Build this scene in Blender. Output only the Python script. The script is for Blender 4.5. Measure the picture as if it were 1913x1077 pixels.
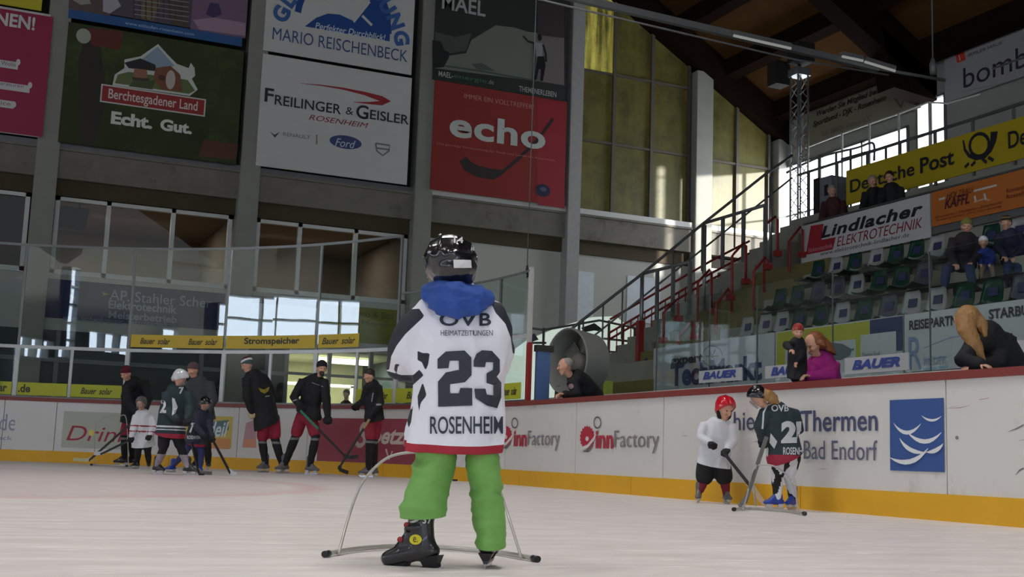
import bpy, bmesh, math, random
from math import sin, cos, pi, atan2, sqrt, radians
from mathutils import Vector, Matrix, noise
from mathutils.bvhtree import BVHTree
from mathutils.geometry import tessellate_polygon
random.seed(7)
SC = bpy.context.scene
for o in list(bpy.data.objects): bpy.data.objects.remove(o)
COL = SC.collection
# ------------------------------------------------------------------ camera
FL = 2253.5; CX, CY = 956.5, 538.5
YAW, PITCH, ROLL = radians(23.632), radians(8.0196), radians(-2.0414)
CAM = Vector((0, 0, .358))
cf = Vector((sin(YAW)*cos(PITCH), cos(YAW)*cos(PITCH), sin(PITCH)))
r0 = Vector((cos(YAW), -sin(YAW), 0)); u0 = r0.cross(cf)
cr = cos(ROLL)*r0 - sin(ROLL)*u0; cu = cos(ROLL)*u0 + sin(ROLL)*r0
cd = bpy.data.cameras.new('camera'); cd.sensor_width = 36; cd.lens = FL/1913*36; cd.clip_end = 300; cd.clip_start = .05
co = bpy.data.objects.new('camera', cd); COL.objects.link(co)
M = Matrix((cr, cu, -cf)).transposed().to_4x4(); M.translation = CAM; co.matrix_world = M
cd.dof.use_dof = False
SC.camera = co
# ------------------------------------------------------------------ exposure, world, lamps
vs = SC.view_settings
SC.display_settings.display_device = 'sRGB'
vs.view_transform = 'Standard'; vs.look = 'None'; vs.gamma = 1; vs.use_curve_mapping = False; vs.exposure = 0.0
W = bpy.data.worlds.new('daylight'); SC.world = W; W.use_nodes = True
W.node_tree.nodes['Background'].inputs[0].default_value = (.80, .88, 1, 1)
W.node_tree.nodes['Background'].inputs[1].default_value = .6
def area(name, loc, rot, sx, sy, power, col=(1, 1, 1), spread=180):
    l = bpy.data.lights.new(name, 'AREA'); l.shape = 'RECTANGLE'; l.size = sx; l.size_y = sy; l.energy = power; l.color = col
    l.spread = radians(spread)
    o = bpy.data.objects.new(name, l); COL.objects.link(o); o.location = loc; o.rotation_euler = rot; return o
# hall lamps hanging in rows above the ice, shining down
for yy in (-16, -6, 3, 12):
    for xx in (-15, -5, 3.5):
        area('hall_lamp', (xx, yy, 11.5), (0, 0, 0), 3.0, 1.2, 235, (1, .965, .93), 125)
# daylight coming in through the windows of the left and the rear wall (their panes glow with the sky outside)
LEFTWIN = [(y, 5.2, 4.9, 6.9) for y in (14, 20, 26)] + [(8, 3.0, 4.9, 6.7)] + [(y, 5.0, 4.7, 5.7) for y in (-10, -4, 2)] + [(y, 5.2, 4.9, 9.8) for y in (-28, -22, -16)]
REARWIN = [(x, 5.0, 4.0, 8.0) for x in (-20, -14, -8, -2, 4, 10)]

# low winter sun reaching the gable through the window of the right wall
sl = bpy.data.lights.new('sun', 'SUN'); sl.energy = 9; sl.angle = radians(1.5); sl.color = (1, .97, .92)
so = bpy.data.objects.new('sun', sl); COL.objects.link(so); so.rotation_euler = Vector((-.55, .80, -.115)).to_track_quat('-Z', 'Y').to_euler()
# ------------------------------------------------------------------ pixel <-> place helpers (the picture as a measuring tape)
def ray(x, y): return cf*FL + cr*(x-CX) - cu*(y-CY)
def at(x, y, ax, v):
    d = ray(x, y); i = 'XYZ'.index(ax); return CAM + d*((v-CAM[i])/d[i])
def atd(x, y, dep): return CAM + ray(x, y)*(dep/FL)
RD, RY, RR = 6.89, 15.25, 8.81      # dasher board line: side board at X=RD, corner arc radius RR starting at Y=RY
class PlaneY:
    def __init__(s, Y): s.Y = Y
    def inv(s, x, y): p = at(x, y, 'Y', s.Y); return p.x, p.z
    def map(s, u, z, off=0): return Vector((u, s.Y-off, z))
class PlaneX:
    def __init__(s, X): s.X = X
    def inv(s, x, y): p = at(x, y, 'X', s.X); return -p.y, p.z
    def map(s, u, z, off=0): return Vector((s.X-off, -u, z))
class Rink:
    def __init__(s, out=0): s.D = RD+out; s.R = RR+out
    def inv(s, x, y):
        d = ray(x, y); p = CAM + d*(s.D/d.x)
        if d.x > 0 and p.y <= RY: return RY-p.y, p.z
        cx, cy = s.D-s.R, RY
        ox, oy = CAM.x-cx, CAM.y-cy; a = d.x**2+d.y**2; b = 2*(ox*d.x+oy*d.y); k = ox*ox+oy*oy-s.R**2
        t = (-b+sqrt(b*b-4*a*k))/2/a; p = CAM+d*t
        if p.x < cx:
            p = CAM + d*((RY+s.R)/d.y); return -s.R*pi/2-(cx-p.x), p.z
        return -s.R*atan2(p.y-cy, p.x-cx), p.z
    def map(s, u, z, off=0):
        if u >= 0: return Vector((s.D-off, RY-u, z))
        th = -u/s.R
        if th <= pi/2: return Vector((s.D-s.R+(s.R-off)*cos(th), RY+(s.R-off)*sin(th), z))
        return Vector((s.D-s.R-(-u-s.R*pi/2), RY+s.R-off, z))
    def nrm(s, u):
        if u >= 0: return Vector((-1, 0, 0))
        th = min(-u/s.R, pi/2); return Vector((-cos(th), -sin(th), 0))
# ------------------------------------------------------------------ materials
def lin(c): return tuple(((v/255)/12.92 if v/255 <= .04045 else ((v/255+.055)/1.055)**2.4) for v in c[:3])
MATS = {}
def mat(name, c, rough=.6, metal=0, var=.12, scale=8, bump=0, emit=None, es=1, coat=0, spec=.5, dirt=None, dsc=3, dth=.55):
    if name in MATS: return MATS[name]
    m = bpy.data.materials.new(name); m.use_nodes = True; nt = m.node_tree; b = nt.nodes['Principled BSDF']; N = nt.nodes.new; L = nt.links.new
    col = lin(c) + (1,)
    tc = N('ShaderNodeTexCoord'); nz = N('ShaderNodeTexNoise'); nz.inputs['Scale'].default_value = scale; nz.inputs['Detail'].default_value = 5
    L(tc.outputs['Object'], nz.inputs['Vector'])
    mx = N('ShaderNodeMixRGB'); mx.inputs[1].default_value = tuple(v*(1-var) for v in col[:3])+(1,); mx.inputs[2].default_value = tuple(min(1, v*(1+var)) for v in col[:3])+(1,)
    L(nz.outputs['Fac'], mx.inputs[0]); out = mx.outputs[0]
    if dirt:
        n2 = N('ShaderNodeTexNoise'); n2.inputs['Scale'].default_value = dsc; n2.inputs['Detail'].default_value = 8; n2.inputs['Roughness'].default_value = .7
        L(tc.outputs['Object'], n2.inputs['Vector'])
        rp = N('ShaderNodeValToRGB'); rp.color_ramp.elements[0].position = dth; rp.color_ramp.elements[1].position = dth+.2
        L(n2.outputs['Fac'], rp.inputs[0]); m2 = N('ShaderNodeMixRGB'); L(rp.outputs[0], m2.inputs[0]); L(out, m2.inputs[1]); m2.inputs[2].default_value = lin(dirt)+(1,); out = m2.outputs[0]
    L(out, b.inputs['Base Color']); b.inputs['Roughness'].default_value = rough; b.inputs['Metallic'].default_value = metal
    if coat: b.inputs['Coat Weight'].default_value = coat
    b.inputs['Specular IOR Level'].default_value = spec
    if bump:
        bp = N('ShaderNodeBump'); bp.inputs['Strength'].default_value = bump; bp.inputs['Distance'].default_value = .02; L(nz.outputs['Fac'], bp.inputs['Height']); L(bp.outputs[0], b.inputs['Normal'])
    if emit: b.inputs['Emission Color'].default_value = lin(emit)+(1,); b.inputs['Emission Strength'].default_value = es
    MATS[name] = m; return m
def emat(name, c, s, pattern=False):
    if name in MATS: return MATS[name]
    m = bpy.data.materials.new(name); m.use_nodes = True; nt = m.node_tree; nt.nodes.remove(nt.nodes['Principled BSDF'])
    e = nt.nodes.new('ShaderNodeEmission'); e.inputs[0].default_value = lin(c)+(1,); e.inputs[1].default_value = s
    if pattern:
        tc = nt.nodes.new('ShaderNodeTexCoord'); n = nt.nodes.new('ShaderNodeTexNoise'); n.inputs['Scale'].default_value = .6; n.inputs['Detail'].default_value = 6
        nt.links.new(tc.outputs['Object'], n.inputs['Vector']); r = nt.nodes.new('ShaderNodeMapRange'); r.inputs['From Min'].default_value = .35; r.inputs['From Max'].default_value = .6
        r.inputs['To Min'].default_value = s*.35; r.inputs['To Max'].default_value = s; nt.links.new(n.outputs['Fac'], r.inputs['Value']); nt.links.new(r.outputs[0], e.inputs[1])
    nt.links.new(e.outputs[0], nt.nodes['Material Output'].inputs[0]); MATS[name] = m; return m
def glassmat(name, refl=.09, tint=(.9, .95, .94)):
    if name in MATS: return MATS[name]
    m = bpy.data.materials.new(name); m.use_nodes = True; nt = m.node_tree; nt.nodes.remove(nt.nodes['Principled BSDF'])
    t = nt.nodes.new('ShaderNodeBsdfTransparent'); t.inputs[0].default_value = tint+(1,); g = nt.nodes.new('ShaderNodeBsdfGlossy'); g.inputs['Roughness'].default_value = .012
    lw = nt.nodes.new('ShaderNodeLayerWeight'); lw.inputs[0].default_value = .5
    pw = nt.nodes.new('ShaderNodeMath'); pw.operation = 'POWER'; pw.inputs[1].default_value = 5; nt.links.new(lw.outputs['Facing'], pw.inputs[0])
    tc = nt.nodes.new('ShaderNodeTexCoord'); nz = nt.nodes.new('ShaderNodeTexNoise'); nz.inputs['Scale'].default_value = .7
    nt.links.new(tc.outputs['Object'], nz.inputs['Vector']); bp = nt.nodes.new('ShaderNodeBump'); bp.inputs['Strength'].default_value = .05; bp.inputs['Distance'].default_value = .02
    nt.links.new(nz.outputs['Fac'], bp.inputs['Height']); nt.links.new(bp.outputs[0], g.inputs['Normal'])
    ml = nt.nodes.new('ShaderNodeMath'); ml.operation = 'MULTIPLY_ADD'; ml.inputs[1].default_value = .55; ml.inputs[2].default_value = refl*.65; ml.use_clamp = True
    nt.links.new(pw.outputs[0], ml.inputs[0]); x = nt.nodes.new('ShaderNodeMixShader'); nt.links.new(ml.outputs[0], x.inputs[0]); nt.links.new(t.outputs[0], x.inputs[1]); nt.links.new(g.outputs[0], x.inputs[2])
    nt.links.new(x.outputs[0], nt.nodes['Material Output'].inputs[0]); MATS[name] = m; return m
# ------------------------------------------------------------------ objects
def tag(o, label=None, cat=None, group=None, kind=None):
    if label: o['label'] = label
    if cat: o['category'] = cat
    if group: o['group'] = group
    if kind: o['kind'] = kind
    return o
def thing(name, label, cat, loc=(0, 0, 0), group=None, rz=0):
    o = bpy.data.objects.new(name, None); COL.objects.link(o); o.location = loc; o.rotation_euler = (0, 0, rz); o.empty_display_size = .1
    return tag(o, label, cat, group)
def wm(o):
    l = Matrix.LocRotScale(o.location, o.rotation_euler, None)
    return wm(o.parent) @ o.matrix_parent_inverse @ l if o.parent else l
def attach(o, parent, local=False):
    if parent is None: return o
    o.parent = parent
    if not local: o.matrix_parent_inverse = wm(parent).inverted()
    return o
def link(name, me, mats, parent=None, local=False, smooth=False):
    if not isinstance(mats, (list, tuple)): mats = [mats]
    for m in mats: me.materials.append(m)
    if smooth: me.polygons.foreach_set('use_smooth', [True]*len(me.polygons))
    o = bpy.data.objects.new(name, me); COL.objects.link(o); return attach(o, parent, local)
def bmobj(name, bm, mats, parent=None, local=False, smooth=False):
    me = bpy.data.meshes.new(name); bmesh.ops.recalc_face_normals(bm, faces=bm.faces); bm.to_mesh(me); bm.free(); return link(name, me, mats, parent, local, smooth)
def struct(o): o['kind'] = 'structure'; return o
def box(bm, x0, x1, y0, y1, z0, z1, mi=0, bev=0):
    v = [bm.verts.new(p) for p in ((x0,y0,z0),(x1,y0,z0),(x1,y1,z0),(x0,y1,z0),(x0,y0,z1),(x1,y0,z1),(x1,y1,z1),(x0,y1,z1))]
    fs = [bm.faces.new([v[i] for i in f]) for f in ((3,2,1,0),(4,5,6,7),(0,1,5,4),(1,2,6,5),(2,3,7,6),(3,0,4,7))]
    for f in fs: f.material_index = mi
    return fs
def boxobj(name, dims, m, parent=None, local=False, bev=0):
    bm = bmesh.new(); box(bm, *dims)
    if bev: bmesh.ops.bevel(bm, geom=bm.edges[:], offset=bev, segments=2, affect='EDGES')
    return bmobj(name, bm, m, parent, local)
def hexa(bm, P, mi=0):   # 8 points: bottom 4 ccw, top 4
    v = [bm.verts.new(p) for p in P]
    for f in ((3,2,1,0),(4,5,6,7),(0,1,5,4),(1,2,6,5),(2,3,7,6),(3,0,4,7)): bm.faces.new([v[i] for i in f]).material_index = mi
def bar(bm, a, b, w, h=None, mi=0):    # rectangular bar between two points
    a = Vector(a); b = Vector(b); h = h or w; t = (b-a).normalized(); up = Vector((0,0,1)) if abs(t.z) < .95 else Vector((0,1,0))
    s = t.cross(up).normalized()*w/2; q = s.cross(t).normalized()*h/2
    hexa(bm, [a-s-q, a+s-q, b+s-q, b-s-q, a-s+q, a+s+q, b+s+q, b-s+q], mi)
def pipe(bm, pts, r, n=8, mi=0):
    pts = [Vector(p) for p in pts]; rings = []; prev = None
    for i, p in enumerate(pts):
        t = (pts[min(i+1, len(pts)-1)]-pts[max(i-1, 0)]).normalized()
        if prev is None: s = t.cross(Vector((0,0,1)) if abs(t.z) < .9 else Vector((0,1,0))).normalized()
        else: s = (prev - t*prev.dot(t)).normalized()
        prev = s; q = t.cross(s); rr = r[i] if isinstance(r, (list, tuple)) else r
        rings.append([bm.verts.new(p + s*rr*cos(2*pi*k/n) + q*rr*sin(2*pi*k/n)) for k in range(n)])
    for a, b in zip(rings, rings[1:]):
        for k in range(n):
            f = bm.faces.new((a[k], a[(k+1) % n], b[(k+1) % n], b[k])); f.material_index = mi; f.smooth = True
    bm.faces.new(rings[0][::-1]).material_index = mi; bm.faces.new(rings[-1]).material_index = mi
def spline(pts, n=8):
    pts = [Vector(p) for p in pts]; out = []
    for i in range(len(pts)-1):
        p0 = pts[max(i-1, 0)]; p1 = pts[i]; p2 = pts[i+1]; p3 = pts[min(i+2, len(pts)-1)]
        for k in range(n):
            t = k/n; out.append(.5*((2*p1)+(p2-p0)*t+(2*p0-5*p1+4*p2-p3)*t*t+(3*p1-p0-3*p2+p3)*t**3))
    return out+[pts[-1]]
# ------------------------------------------------------------------ flat print: lettering and shapes mapped on a surface
_tc = {}
def text2d(s, bold=0., italic=0., spacing=1.):
    k = (s, bold, italic, spacing)
    if k in _tc: return _tc[k]
    c = bpy.data.curves.new('t', 'FONT'); c.body = s; c.size = 1; c.offset = bold; c.shear = italic; c.space_character = spacing; c.resolution_u = 4
    o = bpy.data.objects.new('t', c); COL.objects.link(o); dg = bpy.context.evaluated_depsgraph_get(); me = bpy.data.meshes.new_from_object(o.evaluated_get(dg))
    vs_ = [(v.co.x, v.co.y) for v in me.vertices]; fs = [tuple(p.vertices) for p in me.polygons]
    bpy.data.objects.remove(o); bpy.data.curves.remove(c); bpy.data.meshes.remove(me)
    _tc[k] = (vs_, fs); return _tc[k]
def fit(vs_, u0_, z0, u1, z1, xh=None):
    xs = [v[0] for v in vs_]; ys = [v[1] for v in vs_]; a, b, c, d = min(xs), max(xs), min(ys), max(ys)
    return [(u0_+(x-a)/(b-a)*(u1-u0_), z0+(y-c)/(d-c)*(z1-z0)) for x, y in vs_]
def item(surf, it):
    """('t',string,(xl,yl_bottom,yl_top,xr),color,opts) | ('p',[(x,y)..],color) | ('e',(cx,cy,rx,ry),color) | ('s',[(x,y)..],width_px,color)"""
    k = it[0]
    if k == 't':
        _, s, (xl, yb, yt, xr), col = it[:4]; op = it[4] if len(it) > 4 else {}
        vs_, fs = text2d(s, op.get('bold', 0), op.get('italic', 0), op.get('spacing', 1))
        ua, za = surf.inv(xl, yb); _, zb = surf.inv(xl, yt); ub, _ = surf.inv(xr, yb)
        return fit(vs_, ua, za, ub, zb), fs, col
    if k == 'p': P = [surf.inv(*p) for p in it[1]]; col = it[2]
    if k == 'r':   # rectangle: left x, left bottom y, left top y, right x
        xl, yb, yt, xr = it[1]; ua, za = surf.inv(xl, yb); _, zb = surf.inv(xl, yt); ub, _ = surf.inv(xr, yb); col = it[2]
        P = [(ua, za), (ub, za), (ub, zb), (ua, zb)]
    if k == 'e':
        cx, cy, rx, ry = it[1]; c = surf.inv(cx, cy); e = surf.inv(cx+rx, cy); f = surf.inv(cx, cy-ry); ru = abs(e[0]-c[0]); rz = f[1]-c[1]; col = it[2]
        P = [(c[0]+ru*cos(a*pi/12), c[1]+rz*sin(a*pi/12)) for a in range(24)]
    if k == 's':
        pts = [surf.inv(*p) for p in it[1]]; w = it[2]; col = it[3]; c = surf.inv(*it[1][0]); d = surf.inv(it[1][0][0], it[1][0][1]-10); w = abs(d[1]-c[1])/10*w/2
        L_, R_ = [], []
        for i, p in enumerate(pts):
            a = pts[max(i-1, 0)]; b = pts[min(i+1, len(pts)-1)]; tx, ty = b[0]-a[0], b[1]-a[1]; n = max(1e-6, sqrt(tx*tx+ty*ty)); nx, ny = -ty/n, tx/n
            ww = w*(it[4][i] if len(it) > 4 else 1); L_.append((p[0]+nx*ww, p[1]+ny*ww)); R_.append((p[0]-nx*ww, p[1]-ny*ww))
        V = L_+R_; n = len(pts); return V, [(i, i+1, n+i+1, n+i) for i in range(n-1)], col
    tr = tessellate_polygon([[Vector((x, y, 0)) for x, y in P]])
    return P, [tuple(t) for t in tr], col
def deco(name, surf, items, parent, off=.004, cut=None, label=None, step=.0015):
    """one mesh made of several printed items; each later item lies a hair in front of the ones before"""
    bm = bmesh.new(); cols = []; lay = bm.verts.layers.float.new('o')
    for i, it in enumerate(items):
        V, Fs, c = item(surf, it)
        if c not in cols: cols.append(c)
        vv = []
        for x, y in V:
            v = bm.verts.new((x, y, 0)); v[lay] = off+i*step; vv.append(v)
        for f in Fs:
            try: bm.faces.new([vv[j] for j in f]).material_index = cols.index(c)
            except ValueError: pass
    bmesh.ops.triangulate(bm, faces=bm.faces[:], ngon_method='EAR_CLIP')
    if cut:
        xs = [v.co.x for v in bm.verts]; x = math.floor(min(xs)/cut)*cut
        while x < max(xs):
            bmesh.ops.bisect_plane(bm, geom=bm.verts[:]+bm.edges[:]+bm.faces[:], plane_co=(x, 0, 0), plane_no=(1, 0, 0)); x += cut
    for v in bm.verts: v.co = surf.map(v.co.x, v.co.y, max(off, v[lay]))
    me = bpy.data.meshes.new(name); bm.to_mesh(me); bm.free()
    o = link(name, me, [ink(c) for c in cols], parent)
    if label: o['label'] = label
    return o
def ink(c):
    if not isinstance(c, tuple): return c
    return mat('print_%d_%d_%d' % c, c, .55, var=.05, scale=3)
def sheet(bm, surf, quad, th=.02, n=8, mi=0, back=0):
    """a slab following the surface; quad = (u0,u1,z0,z1); faces the viewer side"""
    u0_, u1, z0, z1 = quad
    cols = []
    for i in range(n+1):
        u = u0_+(u1-u0_)*i/n
        cols.append([bm.verts.new(surf.map(u, z0, th-back)), bm.verts.new(surf.map(u, z1, th-back)), bm.verts.new(surf.map(u, z1, -back)), bm.verts.new(surf.map(u, z0, -back))])
    for a, b in zip(cols, cols[1:]):
        for k in range(4):
            f = bm.faces.new((a[k], b[k], b[(k+1) % 4], a[(k+1) % 4])); f.material_index = mi
    bm.faces.new(cols[0]).material_index = mi; bm.faces.new(cols[-1][::-1]).material_index = mi
def sheetobj(name, surf, quad, m, parent=None, th=.02, n=8, back=0):
    bm = bmesh.new(); sheet(bm, surf, quad, th, n, 0, back); return bmobj(name, bm, m, parent)
def sign(name, label, cat, surf, rect, m, items=(), logo=(), th=.03, n=1, cut=None, group=None):
    """a printed panel: rect in pixels (xl, yl_bottom, yl_top, xr)"""
    xl, yb, yt, xr = rect; ua, za = surf.inv(xl, yb); _, zb = surf.inv(xl, yt); ub, _ = surf.inv(xr, yb)
    o = sheetobj(name, surf, (ua, ub, za, zb), m, None, th, n); tag(o, label, cat, group)
    if logo: deco('logo', surf, logo, o, th+.003, cut)
    for it in items: deco('lettering', surf, [it], o, th+.003+.0015*(len(logo)+1), cut)
    return o
# ================================================================== THE HALL
m_conc = mat('concrete', (120, 115, 104), .85, var=.25, scale=2.5, bump=.3, dirt=(84, 78, 68), dsc=1.5)
m_pill = mat('painted_pillar', (142, 141, 132), .7, var=.1, scale=3)
m_white = mat('white_paint', (205, 205, 200), .5, var=.06)
m_wallg = mat('grey_plaster', (150, 150, 145), .9, var=.12, scale=2)
m_dark = mat('dark_void', (28, 24, 20), .9)
m_brown = mat('brown_cladding', (72, 60, 40), .8, var=.2, scale=4)
m_roof = mat('roof_boards', (78, 52, 26), .9, var=.35, scale=1.2, spec=.1)
m_beam = mat('dark_timber', (30, 19, 13), .95, var=.3, scale=2, spec=.05)
m_steel = mat('galvanised_steel', (150, 152, 152), .4, .7, var=.1)
m_rail = mat('grey_painted_steel', (110, 112, 112), .5, .3)
m_red = mat('red_painted_steel', (150, 40, 38), .5, .1)
m_glass = glassmat('protective_glass', .085)
m_pane = glassmat('window_glass', .06, (.72, .72, .68))
m_floor = mat('concrete_floor', (95, 93, 90), .8, var=.2)
m_black = mat('black_plastic', (18, 18, 20), .4)
# ice
ice = bpy.data.materials.new('ice'); ice.use_nodes = True; nt = ice.node_tree; b = nt.nodes['Principled BSDF']; N = nt.nodes.new; L = nt.links.new
tc = N('ShaderNodeTexCoord'); mp = N('ShaderNodeMapping'); mp.inputs['Scale'].default_value = (1.2, 5.5, 1); mp.inputs['Rotation'].default_value = (0, 0, radians(24)); L(tc.outputs['Object'], mp.inputs[0])
n1 = N('ShaderNodeTexNoise'); n1.inputs['Scale'].default_value = 1.1; n1.inputs['Detail'].default_value = 9; n1.inputs['Roughness'].default_value = .72; L(mp.outputs[0], n1.inputs['Vector'])
rp = N('ShaderNodeValToRGB'); rp.color_ramp.elements[0].position = .32; rp.color_ramp.elements[0].color = lin((206, 197, 196))+(1,); rp.color_ramp.elements[1].position = .7; rp.color_ramp.elements[1].color = lin((232, 228, 226))+(1,)
L(n1.outputs['Fac'], rp.inputs[0])
# the faded red face-off ring and its greyer disc under the ice
gp = N('ShaderNodeNewGeometry'); vm = N('ShaderNodeVectorMath'); vm.operation = 'DISTANCE'; vm.inputs[1].default_value = (-1.6, 13.0, 0); L(gp.outputs['Position'], vm.inputs[0])
def ring(r0_, r1_, soft):
    a = N('ShaderNodeMapRange'); a.inputs['From Min'].default_value = r0_-soft; a.inputs['From Max'].default_value = r0_+soft; L(vm.outputs['Value'], a.inputs['Value'])
    c = N('ShaderNodeMapRange'); c.inputs['From Min'].default_value = r1_-soft; c.inputs['From Max'].default_value = r1_+soft; c.inputs['To Min'].default_value = 1; c.inputs['To Max'].default_value = 0; L(vm.outputs['Value'], c.inputs['Value'])
    q = N('ShaderNodeMath'); q.operation = 'MULTIPLY'; L(a.outputs[0], q.inputs[0]); L(c.outputs[0], q.inputs[1]); return q
q1 = ring(4.75, 5.0, .12); s1 = N('ShaderNodeMath'); s1.operation = 'MULTIPLY'; s1.inputs[1].default_value = .35; L(q1.outputs[0], s1.inputs[0])
mxa = N('ShaderNodeMixRGB'); L(s1.outputs[0], mxa.inputs[0]); L(rp.outputs[0], mxa.inputs[1]); mxa.inputs[2].default_value = lin((200, 110, 125))+(1,)
q2 = ring(-9, 4.8, .1); s2 = N('ShaderNodeMath'); s2.operation = 'MULTIPLY'; s2.inputs[1].default_value = .3; L(q2.outputs[0], s2.inputs[0])
mxb = N('ShaderNodeMixRGB'); L(s2.outputs[0], mxb.inputs[0]); L(mxa.outputs[0], mxb.inputs[1]); mxb.inputs[2].default_value = lin((190, 160, 168))+(1,)
# white snow scrapes
mp2 = N('ShaderNodeMapping'); mp2.inputs['Scale'].default_value = (2.2, 9, 1); mp2.inputs['Rotation'].default_value = (0, 0, radians(20)); L(tc.outputs['Object'], mp2.inputs[0])
n3 = N('ShaderNodeTexNoise'); n3.inputs['Scale'].default_value = 1.6; n3.inputs['Detail'].default_value = 6; L(mp2.outputs[0], n3.inputs['Vector'])
r3 = N('ShaderNodeValToRGB'); r3.color_ramp.elements[0].position = .6; r3.color_ramp.elements[1].position = .72; L(n3.outputs['Fac'], r3.inputs[0])
mxc = N('ShaderNodeMixRGB'); L(r3.outputs[0], mxc.inputs[0]); L(mxb.outputs[0], mxc.inputs[1]); mxc.inputs[2].default_value = lin((244, 242, 240))+(1,)
L(mxc.outputs[0], b.inputs['Base Color']); b.inputs['Roughness'].default_value = .42; b.inputs['Specular IOR Level'].default_value = .35
bp = N('ShaderNodeBump'); bp.inputs['Strength'].default_value = .25; bp.inputs['Distance'].default_value = .01; L(n1.outputs['Fac'], bp.inputs['Height']); L(bp.outputs[0], b.inputs['Normal'])
struct(boxobj('floor', (-26, 22.4, -35, 30.4, -.3, -.03), m_floor))
bm = bmesh.new(); P = [(RD, -32), (RD, RY)] + [(RD-RR+RR*cos(a*pi/32), RY+RR*sin(a*pi/32)) for a in range(1, 17)] + [(-23+RR*cos(a), RY+RR*sin(a)) for a in (pi*.5, pi*.6, pi*.7, pi*.8, pi*.9, pi)][0:1] + [(-24, RY+RR), (-24, -32)]
top = [bm.verts.new((x, y, 0)) for x, y in P]; bot = [bm.verts.new((x, y, -.03)) for x, y in P]
bm.faces.new(top[::-1]); bm.faces.new(bot)
for i in range(len(P)): bm.faces.new((top[i], top[(i+1) % len(P)], bot[(i+1) % len(P)], bot[i]))
o = bmobj('ice_sheet', bm, ice); tag(o, 'scraped white ice surface of the rink with a faded red ring', 'ice'); o['kind'] = 'structure'
# ---- roof: two slopes, boards above purlins above deep girders
def rz(X): return 14.4-.593*(X-16.45)
RID = -2.0
bm = bmesh.new()
for (xa, xb) in ((22.4, RID), (RID, -26.4)):
    za = rz(xa) if xa > RID else rz(RID); zb = rz(RID) if xb >= RID else rz(RID)-.593*(RID-xb)
    if xa == 22.4: za = rz(22.4)
    hexa(bm, [(xa, -35, za), (xb, -35, zb), (xb, 30.4, zb), (xa, 30.4, za), (xa, -35, za+.2), (xb, -35, zb+.2), (xb, 30.4, zb+.2), (xa, 30.4, za+.2)])
struct(bmobj('ceiling', bm, m_roof))
def rzz(X): return rz(X) if X > RID else rz(RID)-.593*(RID-X)
k = 0
X = 21.6
while X > 0:
    bm = bmesh.new(); z = rz(X); hexa(bm, [(X-.16, -20, z-.42), (X+.16, -20, z-.52), (X+.16, 30, z-.52), (X-.16, 30, z-.42), (X-.16, -20, z+.12), (X+.16, -20, z-.08), (X+.16, 30, z-.08), (X-.16, 30, z+.12)])
    o = bmobj('trim_%d' % (k+1), bm, m_beam); struct(o); k += 1; X -= 1.75
for gy in (29.75, 23.6, 17.4, 11.2, 5, -1, -7, -13):
    bm = bmesh.new(); w = .22 if gy > 29 else .3
    d = .95 if gy > 29 else 1.15
    for (xa, xb) in ((22.0, RID), (RID, -26)):
        za, zb = rzz(xa), rzz(xb)
        hexa(bm, [(xa, gy-w, za-d), (xb, gy-w, zb-d), (xb, gy+w, zb-d), (xa, gy+w, za-d), (xa, gy-w, za-.05), (xb, gy-w, zb-.05), (xb, gy+w, zb-.05), (xa, gy+w, za-.05)])
    if gy < 29: hexa(bm, [(20.6, gy-w, rz(20.6)-1.9), (22, gy-w, rz(22)-1.2), (22, gy+w, rz(22)-1.2), (20.6, gy+w, rz(20.6)-1.9), (20.2, gy-w, rz(20.2)-.6), (22, gy-w, rz(22)-.6), (22, gy+w, rz(22)-.6), (20.2, gy+w, rz(20.2)-.6)])
    o = bmobj('trim_%d' % (k+1), bm, m_beam); struct(o); k += 1
# ---- left and rear walls with their window rows
def wall_with_windows(name, axis, pos, a0, a1, wins, m, ztop):
    bm = bmesh.new(); ws = sorted(wins)
    def bx(c0, c1, z0, z1):
        if axis == 'X': box(bm, pos-.3, pos, c0, c1, z0, z1)
        else: box(bm, c0, c1, pos-.3, pos, z0, z1)
    prev = a0
    for c, w, z0, z1 in ws:
        bx(prev, c-w/2, 0, ztop); bx(c-w/2, c+w/2, 0, z0); bx(c-w/2, c+w/2, z1, ztop); prev = c+w/2
    bx(prev, a1, 0, ztop); struct(bmobj(name, bm, m))
    for i, (c, w, z0, z1) in enumerate(ws):
        bm = bmesh.new(); nv = 5 if z0 < 4.8 or z1 > 8 else 3
        for q in range(nv+1):
            x = c-w/2+w*q/nv
            if axis == 'X': box(bm, pos-.2, pos+.32, x-.04, x+.04, z0, z1)
            else: box(bm, x-.04, x+.04, pos-.1, pos+.3, z0, z1)
        z = z0
        while z <= z1+.01:
            if axis == 'X': box(bm, pos-.2, pos+.32, c-w/2, c+w/2, z-.035, z+.035)
            else: box(bm, c-w/2, c+w/2, pos-.1, pos+.3, z-.035, z+.035)
            z += (z1-z0)/max(1, round((z1-z0)/1.0))
        if axis == 'X': box(bm, pos-.26, pos-.22, c-w/2, c+w/2, z0, z1, 1)
        else: box(bm, c-w/2, c+w/2, pos-.26, pos-.22, z0, z1, 1)
        WN[0] += 1; struct(bmobj('window_%d' % WN[0], bm, [m_rail, m_sky]))
WN = [0]; m_sky = emat('daylight_pane', (222, 236, 255), 11)
wall_with_windows('wall_left', 'X', -26, -35, 30.4, LEFTWIN, m_wallg, 11.3)
wall_with_windows('wall_rear', 'Y', -35, -26, 22.4, REARWIN, m_wallg, 11.3)
# ---- gable wall: bays between pillars
PX = [-3.7, 1.0, 5.72, 10.3, 14.75, 19.0, 21.85]
GY = 30.0
bm = bmesh.new()
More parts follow.
